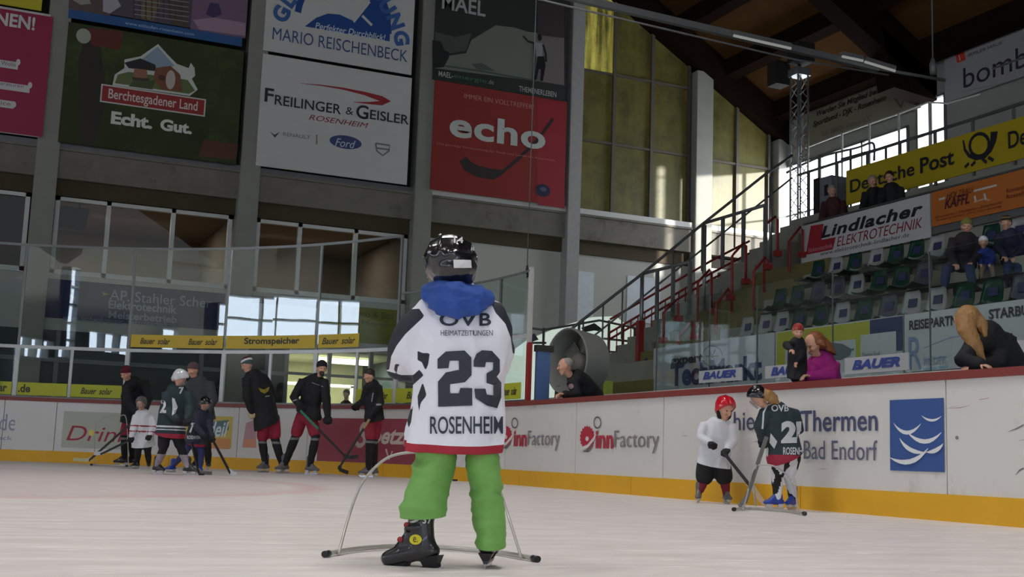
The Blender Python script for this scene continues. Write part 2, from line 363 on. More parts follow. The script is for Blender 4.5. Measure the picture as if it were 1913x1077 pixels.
# upper wall behind the banners (bays up to the fourth pillar), lower wall, floor bands
for a, c in ((-26, -3.7), (-3.7, 1.0), (1.0, 5.72), (5.72, 10.3), (10.3, 14.75)):
    hexa(bm, [(a, GY, 6.1), (c, GY, 6.1), (c, GY+.3, 6.1), (a, GY+.3, 6.1), (a, GY, rzz(a)), (c, GY, rzz(c)), (c, GY+.3, rzz(c)), (a, GY+.3, rzz(a))])
box(bm, -26, 22.4, GY, GY+.3, 6.1, 7.25)
struct(bmobj('wall_gable', bm, m_dark))
bm = bmesh.new()
box(bm, -26, 10.3, GY-.05, GY+.3, 2.95, 4.25); box(bm, 10.3, 22.4, GY-.05, GY+.3, 0, 6.15); box(bm, -26, -3.7, GY-.05, GY+.3, 4.25, 6.15)
struct(bmobj('wall_gable_lower', bm, mat('pale_plaster', (186, 185, 176), .9, var=.08, scale=1)))
# concrete floor beams and brown strip under them
bm = bmesh.new()
for a, c in zip(PX, PX[1:]):
    box(bm, a+.2, c-.2, GY-.3, GY, 6.5, 7.16)
    box(bm, a+.2, c-.2, GY-.36, GY, 7.16, 7.22)
box(bm, -26, PX[0], GY-.3, GY, 6.5, 7.2)
struct(bmobj('trim_40', bm, m_conc))
boxobj('trim_41', (-26, 19, GY-.12, GY, 6.12, 6.5), m_brown)['kind'] = 'structure'
# pillars
for i, x in enumerate(PX):
    w = .25 if i < 4 else .2
    if i == 5: w = .29
    o = boxobj('pillar', (x-w, x+w, GY-.42, GY+.02, 0, rz(x)-.9), m_pill if i != 4 else mat('pale_pillar', (165, 162, 158), .6), bev=.015)
    where = ['outermost pillar, beyond the left edge', 'grey concrete pillar between the magenta banner and the green banner', 'grey concrete pillar between the green banner and the white banners', 'grey concrete pillar between the white banners and the red banner', 'pale grey pillar between the red banner and the yellow panels', 'wide pale pillar between the two groups of yellow panels', 'grey corner pillar where the gable meets the stand wall'][i]
    struct(o); o['label'] = where
# white sills of bays
for i, (a, c) in enumerate(((PX[3]+.25, PX[4]-.2), (PX[4]+.2, PX[5]-.29), (PX[5]+.29, 21.6))):
    o = boxobj('trim_%d' % (50+i), (a, c, GY-.32, GY, 7.22, 7.38), m_white, bev=.01); struct(o)
for a, c in zip(PX[:3], PX[1:4]):
    o = boxobj('trim_%d' % (53+int(a+5)), (a+.25, c-.25, GY-.28, GY-.02, 7.22, 7.36), m_rail); struct(o)
# yellow translucent panels, bays 4 and 5, outside daylight put in as their own glow
def ypanel(name, c, e, bright):
    if name in MATS: return MATS[name]
    m = mat(name, c, .5, var=.25, scale=1.5, dirt=(66, 60, 30), dsc=.8, dth=.45); b = m.node_tree.nodes['Principled BSDF']
    b.inputs['Emission Color'].default_value = lin(bright)+(1,); b.inputs['Emission Strength'].default_value = e; 
    nt = m.node_tree; tc = nt.nodes.new('ShaderNodeTexCoord'); mp = nt.nodes.new('ShaderNodeMapping'); mp.inputs['Scale'].default_value = (3.4, 1, .3); n = nt.nodes.new('ShaderNodeTexNoise'); n.inputs['Scale'].default_value = 1.4; n.inputs['Detail'].default_value = 7; n.inputs['Roughness'].default_value = .65
    nt.links.new(tc.outputs['Object'], mp.inputs[0]); nt.links.new(mp.outputs[0], n.inputs['Vector']); r = nt.nodes.new('ShaderNodeMapRange'); r.inputs['From Min'].default_value = .38; r.inputs['From Max'].default_value = .66; r.inputs['To Min'].default_value = e*.1; r.inputs['To Max'].default_value = e*1.9
    nt.links.new(n.outputs['Fac'], r.inputs['Value']); nt.links.new(r.outputs[0], b.inputs['Emission Strength']); return m
m_y1 = ypanel('yellow_panel', (96, 92, 46), .036, (150, 140, 50)); m_y2 = ypanel('lit_yellow_panel', (140, 136, 66), .30, (200, 190, 90))  # second is a lit copy: lighter colour, more glow for stronger daylight behind
def bay(xs, zs, idx):
    t = thing('panel_window', ['tall window of stained yellow translucent panels left of the wide pillar', 'sloping window of yellow translucent panels right of the wide pillar'][idx], 'window', (xs[0], GY, 7.38))
    bmf = bmesh.new()
    for i in range(len(xs)-1):
        a, c = xs[i], xs[i+1]
        for j in range(len(zs)):
            z0 = zs[j]; z1a = zs[j+1] if j+1 < len(zs) else 99; za = min(z1a, rz(a)-.85); zc = min(z1a, rz(c)-.85)
            if max(za, zc) <= z0+.05: continue
            za = max(za, z0+.01); zc = max(zc, z0+.01)
            bm = bmesh.new(); hexa(bm, [(a, GY-.06, z0), (c, GY-.06, z0), (c, GY-.03, z0), (a, GY-.03, z0), (a, GY-.06, za), (c, GY-.06, zc), (c, GY-.03, zc), (a, GY-.03, za)])
            bmobj('panel', bm, m_y2 if (idx == 0 and i == 0 and j == 2) else m_y1, t)
            box(bmf, a, c, GY-.14, GY-.02, z0-.035, z0+.035)
        box(bmf, a-.045, a+.045, GY-.16, GY-.02, zs[0], rz(a)-.85)
    box(bmf, xs[-1]-.04, xs[-1]+.04, GY-.16, GY-.02, zs[0], rz(xs[-1])-.85)
    bar(bmf, (xs[0], GY-.08, rz(xs[0])-.86), (xs[-1], GY-.08, rz(xs[-1])-.86), .12, .08)
    bmobj('frame', bmf, mat('brown_frame', (92, 84, 74), .6), t)
bay([at(x, 200, 'Y', GY).x for x in (1079, 1143, 1214, 1283)], [7.38, at(1077, 261, 'Y', GY).z, at(1077, 130, 'Y', GY).z], 0)
bay([at(x, 250, 'Y', GY).x for x in (1321, 1373, 1432)], [7.38, at(1340, 303, 'Y', GY).z], 1)
boxobj('wall_gable_backing', (14.75, 22.4, GY+.05, GY+.3, 7.2, 9.8), m_dark)['kind'] = 'structure'
bm = bmesh.new(); hexa(bm, [(14.75, GY+.05, 9.8), (22.4, GY+.05, 9.8), (22.4, GY+.3, 9.8), (14.75, GY+.3, 9.8), (14.75, GY+.05, rz(14.75)), (22.4, GY+.05, rz(22.4)), (22.4, GY+.3, rz(22.4)), (14.75, GY+.3, rz(14.75))]); struct(bmobj('wall_gable_top', bm, m_dark))
# bright slit beside the third pillar
boxobj('window_40', (10.56, 10.63, GY-.05, GY-.01, at(797, 345, 'Y', GY).z, at(797, 240, 'Y', GY).z), emat('sky_pane', (235, 242, 255), 5))['kind'] = 'structure'
# ---- upper floor lounge windows (bays 0..2) and the rooms behind
def lounge(i, a, c, xs, lab):
    t = thing('lounge_window', lab, 'window', (a, GY, 4.25)); bm = bmesh.new(); z0, z1 = 4.27, 6.1
    box(bm, a, c, GY-.1, GY+.05, z0-.02, z0+.1); box(bm, a, c, GY-.1, GY+.05, z1-.09, z1)
    for x in [a+.05]+xs+[c-.05]: box(bm, x-.05, x+.05, GY-.1, GY+.05, z0, z1)
    bmobj('window_frame', bm, m_white, t)
    e = [a+.05]+xs+[c-.05]
    for p, q in zip(e, e[1:]): boxobj('pane', (p, q, GY-.03, GY-.02, z0, z1), m_pane, t)
lounge(0, -3.4, .72, [-2, -.6], 'dark upper window under the magenta banner at the left edge')
lounge(1, 1.28, 5.42, [at(198, 450, 'Y', GY).x, at(320, 450, 'Y', GY).x], 'white framed upper window with a dark screen behind it, above the blue banner')
lounge(2, 6.02, 10.02, [at(558, 450, 'Y', GY).x, at(663, 450, 'Y', GY).x], 'white framed upper window under the white car dealer banner')
m_room = mat('lounge_wall', (120, 108, 98), .9, var=.1); m_reddark = mat('dark_red_curtain', (70, 34, 30), .9)
bm = bmesh.new(); box(bm, -3.7, 10.3, 36, 36.2, 4.2, 6.4); box(bm, -3.7, 10.3, 30.3, 36.2, 6.3, 6.45); box(bm, .8, .9, 30.3, 36, 4.2, 6.4); box(bm, 5.6, 5.8, 30.3, 36, 4.2, 6.4); box(bm, 10.2, 10.4, 30.3, 36, 4.2, 6.4); box(bm, -3.8, -3.7, 30.3, 36, 4.2, 6.4); box(bm, -3.7, 10.3, 30.3, 36.2, 4.0, 4.2)
struct(bmobj('wall_lounge', bm, m_room))
boxobj('wall_curtain', (-3.5, .8, 30.9, 31, 4.3, 6.2), m_reddark)['kind'] = 'structure'
area('lounge_lamp', (3.2, 33, 6.25), (0, 0, 0), 2.5, .8, 110, (1, .9, .8)); area('lounge_lamp', (8, 33, 6.25), (0, 0, 0), 2.5, .8, 110, (1, .9, .8))
t = thing('television', 'black flat screen television hanging behind the upper window on the left', 'television', at(130, 405, 'Y', 30.6))
bm = bmesh.new(); P = [at(x, y, 'Y', 30.6) for x, y in ((101, 426), (158, 430), (168, 390), (108, 383))]; Q = [p+Vector((0, .1, 0)) for p in P]
hexa(bm, [P[0], P[1], Q[1], Q[0], P[3], P[2], Q[2], Q[3]]); bmobj('screen', bm, m_black, t)
bm = bmesh.new(); p = at(150, 380, 'Y', 30.65); pipe(bm, [p+Vector((0, 0, -.15)), (p.x, p.y, 6.29)], .03); bmobj('bracket', bm, m_rail, t)
# ---- ground floor behind the glass: fronts and rooms
m_teal = mat('dark_teal_front', (44, 58, 62), .6, var=.15); m_ygl = mat('lit_room_wall', (190, 188, 150), .8)
bm = bmesh.new(); box(bm, -26, 7.0, 29.95, 30.2, 0, 2.95); box(bm, 10.3, 10.5, 27, 34.6, 0, 2.95); struct(bmobj('wall_ground_floor', bm, m_teal))
# frames of the ground floor shop front
bm = bmesh.new()
for x in (-3, -1.2, 1.6, 3.2, 4.9, 6.5): box(bm, x-.05, x+.05, 29.85, 29.95, 0, 2.95)
box(bm, -4, 7, 29.83, 29.95, 2.2, 2.3); box(bm, -4, 7, 29.83, 29.95, .9, 1.0)
struct(bmobj('trim_60', bm, m_rail))
bm = bmesh.new(); box(bm, 7, 10.3, 34.3, 34.5, 0, 3); box(bm, 6.9, 7, 30.2, 34.5, 0, 3); box(bm, 6.9, 10.4, 30.2, 34.5, 2.9, 3.1); struct(bmobj('wall_kitchen', bm, m_ygl))
area('strip_lamp', (8.6, 32, 2.85), (0, 0, 0), 2.2, 1.0, 190, (1, .95, .75))
bm = bmesh.new(); box(bm, 8.2, 9.7, 31.4, 31.65, 2.72, 2.86); o = bmobj('strip_light', bm, emat('strip_light_glow', (255, 250, 215), 3.0)); tag(o, 'glowing strip light on the ceiling of the room behind the glass', 'ceiling lamp')
bm = bmesh.new(); box(bm, 7, 10.3, 29.9, 30, 2.25, 2.32)
for x in (7.0, 8.1, 9.2, 10.25): box(bm, x-.05, x+.05, 29.88, 30, 0, 2.95)
box(bm, 7, 10.3, 29.9, 30.1, 0, 1.0); struct(bmobj('trim_61', bm, m_rail))
t = thing('serving_hatch', 'pale framed hatch with grey counter inside the lit room behind the boards', 'hatch', (8.3, 33, 0))
boxobj('counter', (7.3, 9.9, 32.8, 33.6, 0, 1.5), mat('pale_counter', (170, 178, 160), .6), t)
bm = bmesh.new(); box(bm, 7.5, 7.58, 32.7, 32.8, 1.5, 2.2); box(bm, 9.5, 9.58, 32.7, 32.8, 1.5, 2.2); box(bm, 7.5, 9.58, 32.7, 32.8, 2.15, 2.23); bmobj('frame', bm, m_white, t)
# ---- right wall behind the stand, with bright windows
WX = 22.0
bm = bmesh.new(); ya, yb = at(1697, 240, 'X', WX).y, at(1465, 330, 'X', WX).y
zt = at(1697, 236, 'X', WX).z; zt2 = at(1527, 290, 'X', WX).z
yc_, yd = at(1767, 200, 'X', WX).y, at(1715, 200, 'X', WX).y
ztc = at(1740, 182, 'X', WX).z
box(bm, WX, WX+.3, -35, yc_, 0, 11.4); box(bm, WX, WX+.3, yc_, yd, 0, 6.6); box(bm, WX, WX+.3, yc_, yd, ztc, 11.4)
box(bm, WX, WX+.3, yd, ya, 0, 11.4); box(bm, WX, WX+.3, ya, yb, 0, 6.6); box(bm, WX, WX+.3, ya, yb, (zt+zt2)/2, 11.4); box(bm, WX, WX+.3, yb, 30.4, 0, 11.4)
struct(bmobj('wall_right', bm, m_wallg))
for k_, (p, q, z1, e) in enumerate(((ya, yb, (zt+zt2)/2, 4), (yc_, yd, ztc, 1.6))):
    bm = bmesh.new(); n = 3 if k_ == 0 else 2
    for i in range(n+1): y = p+(q-p)*i/n; box(bm, WX-.05, WX+.05, y-.035, y+.035, 6.6, z1)
    box(bm, WX-.05, WX+.05, p, q, 7.9, 7.94); box(bm, WX-.05, WX+.05, p, q, z1-.06, z1)
    box(bm, WX+.2, WX+.24, p, q, 6.6, z1, 1)
    hz = emat('daylight_pane_%d' % k_, (240, 246, 255), e); ntz = hz.node_tree
    if 'Add' not in [q_.name for q_ in ntz.nodes]:
        em = [q_ for q_ in ntz.nodes if q_.type == 'EMISSION'][0]; ad_ = ntz.nodes.new('ShaderNodeAddShader'); ad_.name = 'Add'; tr = ntz.nodes.new('ShaderNodeBsdfTransparent'); ntz.links.new(em.outputs[0], ad_.inputs[0]); ntz.links.new(tr.outputs[0], ad_.inputs[1]); ntz.links.new(ad_.outputs[0], ntz.nodes['Material Output'].inputs[0])
    struct(bmobj('window_%d' % (41+k_), bm, [m_rail, hz]))
# ================================================================== DASHER BOARDS
RK = Rink(0)
m_board = mat('white_board', (214, 212, 208), .35, var=.05, scale=1.5, dirt=(176, 172, 168), dsc=2.2, dth=.6)
m_yel = mat('yellow_kickplate', (222, 168, 28), .45, var=.1, scale=3)
m_cap = mat('red_cap', (128, 56, 50), .4, var=.1)
def U(x, y=800): return RK.inv(x, y)[0]
UE = -(RR*pi/2)-6
bt = thing('dasher_boards', 'white rink boards with red cap rail and yellow kick plate', 'rink boards', (RD, RY, 0))
seams = [UE, U(5, 800), U(103, 800), U(445, 800), U(575, 800), U(800, 800), U(944, 830), U(1075.5, 830), U(1239, 830), U(1768, 800), 20.0, 30.0, 44.0]
for a, c in zip(seams, seams[1:]): sheetobj('board_panel', RK, (a+.006, c-.006, .0, 1.09), m_board, bt, .06, max(1, int(abs(c-a)/.5)) if a < 0 else 1, .06)
a = UE
while a < 44:
    c = min(a+3.1, 44) if a >= 0 else min(a+2.3, 0); sheetobj('kick_plate', RK, (a+.004, c-.004, .0, .205), m_yel, bt, .012, 6 if a < 0 else 1, -.0005); a = c
a = UE
while a < 44:
    c = min(a+8, 44) if a >= 0 else 0; sheetobj('cap_rail', RK, (a, c, 1.085, 1.15), m_cap, bt, .12, 50 if a < 0 else 1, .1); a = c
# printed adverts on the boards
F0 = (88, 70, 74)
ads = []
def ad(items, label, cut=.12, off=.008): o = deco('printed_advert', RK, items, bt, off, cut, label); return o
INN = (176, 42, 62); GR = (128, 122, 126)
def inn(x, y, k, sc, txt=True):    # gear emblem at x,y ; sc px
    it = []
    P = []
    for i in range(36):
        a = 2*pi*i/36; rr_ = sc*(1 if i % 2 else .86); P.append((x+rr_*.62*cos(a)*k, y+rr_*sin(a)))
    it += [('p', P, INN), ('e', (x, y+2*sc/24, 3.2*sc/24, 4.5*sc/24), (214, 212, 208)),
           ('s', [(x-.6*sc*k, y+.95*sc), (x+.05*sc, y+.7*sc), (x+.55*sc*k, y+.1*sc), (x+.85*sc*k, y-.6*sc)], .28*sc, (214, 212, 208)),
           ('s', [(x-.3*sc*k, y+1.12*sc), (x+.1*sc*k, y+1.05*sc), (x+.5*sc*k, y+.6*sc)], .26*sc, (110, 104, 108), [.3, 1, .4]),
           ('s', [(x+.85*sc*k+.28*sc*cos(i*pi/6), y-1.22*sc+.45*sc*sin(i*pi/6)) for i in range(13)], .13*sc, (96, 92, 96))]
    return it
ad(inn(1098, 817, 1, 23)+[('t', 'inn', (1114, 837, 804, 1147), INN, {'bold': .03}), ('t', 'Factory', (1149, 845, 804, 1233), GR)], 'red gear emblem with red and grey lettering')
ad(inn(946, 814, 1, 20)+[('t', 'inn', (961, 833, 804, 985), INN, {'bold': .03}), ('t', 'Factory', (987, 840, 804, 1047), GR)], 'second red gear emblem with red and grey lettering beside the child')
BL = (70, 76, 110)
ad([('t', 'Chiemgau', (1347, 815, 769, 1490), BL), ('t', 'Thermen', (1497, 806, 767, 1641), BL, {'bold': .012}), ('t', 'Bad Endorf', (1503, 857, 822, 1641), (96, 98, 122))], 'dark blue two line lettering')
BW = (52, 84, 146); WV = (220, 224, 226)
def wave(p0, p1, p2, w): return ('s', [tuple(((1-t)**2*p0[i]+2*t*(1-t)*p1[i]+t*t*p2[i]) for i in (0, 1)) for t in [j/8 for j in range(9)]], w, WV, [.1, .5, .8, 1, 1, 1, .8, .5, .1])
ad([('r', (1664.5, 878, 747, 1766), BW), wave((1671, 790), (1695, 825), (1722, 791), 7), wave((1696, 806), (1730, 842), (1761, 807), 8), wave((1724, 776), (1743, 793), (1761, 777), 4.5), wave((1683, 818), (1698, 847), (1733, 845), 8), wave((1733, 844), (1754, 845), (1765, 828), 8), wave((1665, 854), (1705, 878), (1737, 837), 9)], 'blue square with white wave strokes')
ad([('r', (114, 835, 767, 262), (178, 180, 166)), ('t', 'Drinks', (124, 822, 794, 262), (160, 48, 62), {'italic': .25}), ('e', (171, 808, 5, 6), (222, 206, 110))], 'grey panel with red slanted lettering', .3)
ad([('t', 'de', (-2, 803, 772, 29), (140, 150, 170)), ('t', 'umack', (-28, 820, 812, 23), (130, 135, 165))], 'pale grey blue lettering at the left edge', .3)
ad([('r', (335, 833, 775, 432), (206, 186, 96)), ('r', (335, 835, 816, 430), (214, 150, 92)), ('p', [(375, 800), (392, 787), (428, 784), (428, 802), (412, 814), (385, 816), (365, 812)], (96, 122, 126)), ('t', 'Vordeil', (352, 814, 785, 427), (214, 222, 222), {'italic': .3, 'bold': .02})], 'yellow square with blue grey patch and white lettering', .3)
ad([('p', [(460, 790), (479, 782), (479, 836), (453, 835)], (190, 150, 160)), ('p', [(455, 835), (479, 836), (479, 818), (457, 820)], (214, 150, 120))], 'pale pink printed square', .3)
RDK = (146, 52, 66)
ad([('r', (592, 860, 780, 800), (150, 66, 80)), ('t', 'S', (664, 836, 786, 690), (190, 172, 165), {'italic': .35, 'bold': .02}), ('t', 'petzi', (690, 838, 798, 764), (205, 190, 180), {'italic': .35, 'bold': .03}), ('s', [(722, 838), (728, 858), (734, 842)], 4, (205, 190, 180))], 'dark red banner with pale slanted script', .3)
# scuffs
random.seed(3)
sc_it = []
for i in range(12):
    x = random.uniform(1250, 1905); y = random.uniform(730, 900)+(x-1250)*.02; l = random.uniform(6, 34); s_ = random.uniform(-.35, .1)
    sc_it.append(('s', [(x, y), (x+l*.5, y+l*.5*s_-1), (x+l, y+l*s_)], random.choice((1, 1.5, 2.2)), random.choice(((176, 174, 174), (182, 178, 176), (178, 160, 160))), [.2, 1, .2]))
sc_it += [('s', [(1775, 762), (1795, 761), (1813, 756)], 1.6, (190, 150, 148), [.3, 1, .3]), ('s', [(1830, 746), (1848, 743)], 1.4, (190, 150, 148)), ('s', [(1884, 806), (1900, 800), (1913, 793)], 3, (120, 122, 126), [.2, 1, 1]), ('s', [(1897, 887), (1905, 878), (1913, 874)], 3, (110, 106, 118), [.2, 1, 1]), ('e', (1788, 817, 3, 3.5), (130, 126, 128))]
for it in sc_it: deco('scuff_mark', RK, [it], bt, .0025)
# ---- curved tall glass screen
m_post = mat('grey_post', (122, 124, 122), .4, .5); m_postw = mat('white_post', (196, 198, 196), .4, .2)
gs = thing('glass_screen', 'tall curved glass screen with grey posts standing on the boards behind the goal', 'glass screen', (5, 20, 1.15))
G = Rink(.05)
pu = [G.inv(x, y)[0] for x, y in ((29, 700), (235, 700), (415, 700), (587, 700), (738, 700))]
pl = [pu[0]-2.4, pu[0]-4.8, pu[0]-7.2]
allp = sorted(pl+pu)
low = sorted(allp+[G.inv(x, 700)[0] for x in (131, 503, 665)])
def gbar(name, u, z0, z1, w, m, d=.05):
    return sheetobj(name, G, (u-w/2, u+w/2, z0, z1), m, gs, d/2, 1, d/2)
for u in allp: gbar('post', u, 2.1, 3.95, .045, m_post, .07); gbar('post', u, 1.15, 2.04, .08, m_postw, .08)
for u in low:
    if u not in allp: gbar('post', u, 1.15, 2.04, .05, m_postw, .06)
def grail(name, ua, ub, z0, z1, m, d): return sheetobj(name, G, (ua, ub, z0, z1), m, gs, d/2, 30, d/2)
grail('top_rail', allp[0], allp[-1], 3.93, 3.975, m_post, .04)
grail('middle_rail', allp[0], 0, 2.04, 2.10, m_postw, .07)
grail('bottom_rail', allp[0], 0, 1.15, 1.18, m_post, .05)
for a, c in zip(allp, allp[1:]): sheetobj('glass_pane', G, (a+.03, c-.03, 2.1, 3.93), m_glass, gs, .005, 2, .005)
for a, c in zip(low, low[1:]): sheetobj('glass_pane', G, (a+.03, c-.03, 1.18, 2.04), m_glass, gs, .005, 1, .005)
# lower glass section up to the bench
u930 = G.inv(932, 600)[0]
ends = [allp[-1]+.06, (allp[-1]+u930)/2, u930, -.04]
for u in ends[1:3]: gbar('post', u, 2.1, 3.0, .05, m_post, .06); gbar('post', u, 1.15, 2.04, .05, m_post, .06)
for a, c in zip(ends, ends[1:]):
    sheetobj('glass_pane', G, (a+.03, c-.03, 1.18, 2.04), m_glass, gs, .005, 1, .005); sheetobj('glass_pane', G, (a+.03, c-.03, 2.1, 2.97), m_glass, gs, .005, 1, .005)
grail('top_rail', ends[0], 0, 2.97, 3.0, m_post, .04)
gbar('end_post', 0.0, 1.95, 3.03, .085, mat('pale_end_post', (190, 190, 184), .5), .09)
gbar('end_post', 0.01, 1.15, 1.97, .10, m_red, .1)['label'] = 'red lower end post'
# printed strips on the glass
YS = (206, 176, 52); YG = (176, 182, 44); DK = (60, 60, 40)
def strip(x0, x1, z0, z1, c, texts, label):
    ua = G.inv(x0, 700)[0]; ub = G.inv(x1, 700)[0]
    o = sheetobj('advert_strip', G, (ua, ub, z0, z1), ink(c), gs, .012, max(2, int((ub-ua)*3)), -.006); o['label'] = label
    its = []
    bm = bmesh.new()
    for s, fa, fb, za, zb, op in texts:
        vs_, fs = text2d(s, op.get('bold', 0), op.get('italic', 0)); V = fit(vs_, ua+(ub-ua)*fa, z0+(z1-z0)*za, ua+(ub-ua)*fb, z0+(z1-z0)*zb)
        vv = [bm.verts.new((x, y, 0)) for x, y in V]
        for f in fs:
            try: bm.faces.new([vv[j] for j in f])
            except ValueError: pass
    bmesh.ops.triangulate(bm, faces=bm.faces[:], ngon_method='EAR_CLIP')
    x = ua
    while x < ub: bmesh.ops.bisect_plane(bm, geom=bm.verts[:]+bm.edges[:]+bm.faces[:], plane_co=(x, 0, 0), plane_no=(1, 0, 0)); x += .3
    for v in bm.verts: v.co = G.map(v.co.x, v.co.y, .024)
    me = bpy.data.meshes.new('lettering'); bm.to_mesh(me); bm.free(); link('lettering', me, ink(DK), o)
sl = 'Bauer  solar'; it_ = {'italic': .3, 'bold': .02}
strip(240, 413, 2.13, 2.36, YS, [(sl, .1, .42, .25, .75, it_), (sl, .62, .94, .25, .75, it_)], 'yellow strip with two small dark slogans')
strip(419, 586, 2.13, 2.36, YS, [('Stromspeicher', .2, .82, .2, .85, {'bold': .03})], 'yellow strip with dark lettering above the skaters')
strip(592, 668, 2.13, 2.36, YS, [(sl, .1, .92, .25, .75, it_)], 'short yellow strip with small dark slogan')
strip(-60, 24, 1.19, 1.42, YG, [('Bauer-solar', -.1, .9, .2, .85, {'bold': .03})], 'yellow green strip at the left edge')
strip(35, 128, 1.19, 1.42, YG, [('.de', .02, .26, .2, .85, {'bold': .03})], 'yellow green strip with two dark letters')
strip(135, 230, 1.19, 1.42, YG, [(sl, .2, .82, .25, .75, it_)], 'yellow green strip with a small dark slogan')
strip(668, 735, 1.19, 1.42, YG, [(sl, .2, .9, .25, .75, it_)], 'yellow green strip beside the short skater')
strip(742, 845, 1.19, 1.42, YG, [(sl, .2, .8, .25, .75, it_)], 'yellow green strip left of the child')
strip(850, 975, 1.19, 1.42, YG, [(sl, .1, .35, .25, .75, it_), (sl, .72, .95, .25, .75, it_)], 'yellow green strip right of the child')
# ================================================================== BANNERS ON THE GABLE WALL
BP = PlaneY(29.55)
BS = 29.72
wb = (196, 196, 192)
m_ban = lambda n, c: mat('banner_'+n, c, .75, var=.08, scale=2)
WHT = (205, 205, 200)
sign('banner', 'magenta banner with white lettering and pill shapes at the left edge', 'banner', BP, (-120, 232, -8, 76), m_ban('edge', (198, 190, 186)), 
     [('t', 'AKTIONEN!', (-112, 30, 4, 67), WHT, {'bold': .03}), ('t', 'ohne Wolle', (-24, 118, 110, 30), (120, 90, 96)), ('t', 'Reparaturen', (-20, 158, 150, 44), (120, 90, 96)), ('t', 'Service', (-30, 192, 184, 20), (120, 90, 96))],
     [('r', (-110, 232, -2, 81), (150, 28, 66)), ('r', (-40, 120, 106, 34), WHT), ('r', (-40, 161, 147, 56), WHT), ('r', (-40, 195, 181, 26), WHT), ('e', (34, 117, 4, 6), WHT), ('e', (56, 160, 4, 6), WHT), ('e', (26, 196, 4, 6), WHT)])
sign('banner', 'yellow banner strip above the magenta banner at the left edge', 'banner', BP, (-120, -12, -60, 80), m_ban('yellow', (190, 180, 40)))
PUR = (120, 92, 118)
o = sign('banner', 'photo banner with dark and violet town pictures above the blue strip', 'banner', BP, (128, 14, -60, 455), m_ban('photo', (88, 78, 92)), [],
     [('r', (131, 18, -60, 206), (92, 76, 74)), ('p', [(192, 22), (205, 26), (226, 12), (212, -12), (192, -10)], (170, 165, 172)), ('p', [(131, -2), (150, 10), (170, 8), (158, -20), (131, -20)], (150, 148, 140)),
      ('p', [(262, 33), (285, 40), (300, 6), (292, -18), (268, -20)], (118, 104, 70)), ('p', [(318, 46), (352, 52), (352, -10), (312, -10)], (82, 70, 60)), ('r', (355, 55, -60, 459), PUR), ('p', [(384, 28), (398, 34), (414, 28), (408, 8), (392, 6)], (66, 50, 92)), ('p', [(372, 56), (458, 68), (458, 44), (400, 34), (360, 38)], (160, 132, 150))] +
     [('s', [(250+i*11, -20), (250+i*11, 38)], 2.5, (64, 56, 56)) for i in range(9)] + [('s', [(250, -8+i*9), (352, 6+i*9)], 1.5, (150, 144, 150)) for i in range(5)])
sign('banner', 'narrow blue strip with small white web address above the green banner', 'banner', BP, (127, 33, 16, 455), m_ban('blue', (44, 88, 140)), [('t', 'www.eislaufen-rosenheim.com', (233, 46, 40, 363), (170, 190, 215))])
# green banner
GN = (44, 58, 22)
sign('banner', 'dark green dairy banner with alpine emblem, red name plate and white slogan', 'banner', BP, (108, 265, 38, 444), mat('banner_green', (48, 58, 26), .75, var=.6, scale=.9, dirt=(70, 90, 30), dsc=.5, dth=.5),
     [('t', 'Berchtesgadener Land', (201, 190, 166, 369), (215, 205, 195), {'bold': .01}), ('t', 'Echt.', (206, 232, 208, 284), (220, 220, 210), {'bold': .045}), ('t', 'Gut.', (298, 244, 222, 358), (220, 220, 210), {'bold': .045})],
     [('p', [(150, 270), (178, 268), (200, 180), (188, 90), (160, 60), (145, 120)], (40, 34, 22)), ('p', [(165, 52), (230, 60), (225, 95), (170, 85)], (96, 36, 22)), ('p', [(380, 260), (445, 270), (440, 300), (370, 292)], (84, 44, 26)),
      ('e', (156, 68, 14, 14), (160, 162, 148)),
      ('p', [(210, 158), (214, 140), (232, 128), (232, 112), (262, 106), (295, 83), (312, 102), (330, 120), (352, 128), (356, 118), (363, 128), (364, 142), (358, 148), (369, 168), (354, 180), (210, 160)], (200, 205, 196)),
      ('p', [(264, 112), (294, 88), (310, 106), (326, 124), (300, 128), (280, 130)], (140, 160, 176)), ('p', [(214, 156), (220, 140), (240, 135), (350, 150), (364, 170), (352, 176)], (96, 112, 62)),
      ('p', [(232, 118), (262, 110), (290, 122), (292, 134), (240, 128)], (38, 34, 34)), ('e', (262, 138, 13, 16), (150, 102, 78)), ('p', [(248, 128), (280, 132), (278, 122), (250, 118)], (40, 34, 34)), ('p', [(246, 145), (280, 148), (270, 162), (252, 158)], (66, 50, 40)), ('p', [(240, 162), (284, 168), (290, 150), (276, 152), (250, 150)], (70, 84, 44)),
      ('p', [(290, 128), (318, 124), (336, 140), (340, 172), (300, 168), (286, 146)], (124, 74, 50)), ('e', (318, 150, 9, 18), (188, 176, 166)), ('e', (302, 146, 7, 5), (80, 44, 32)),
      ('r', (186, 191, 157, 384), (205, 200, 192)), ('r', (189, 189, 160, 381.5), (150, 36, 34))], cut=None)
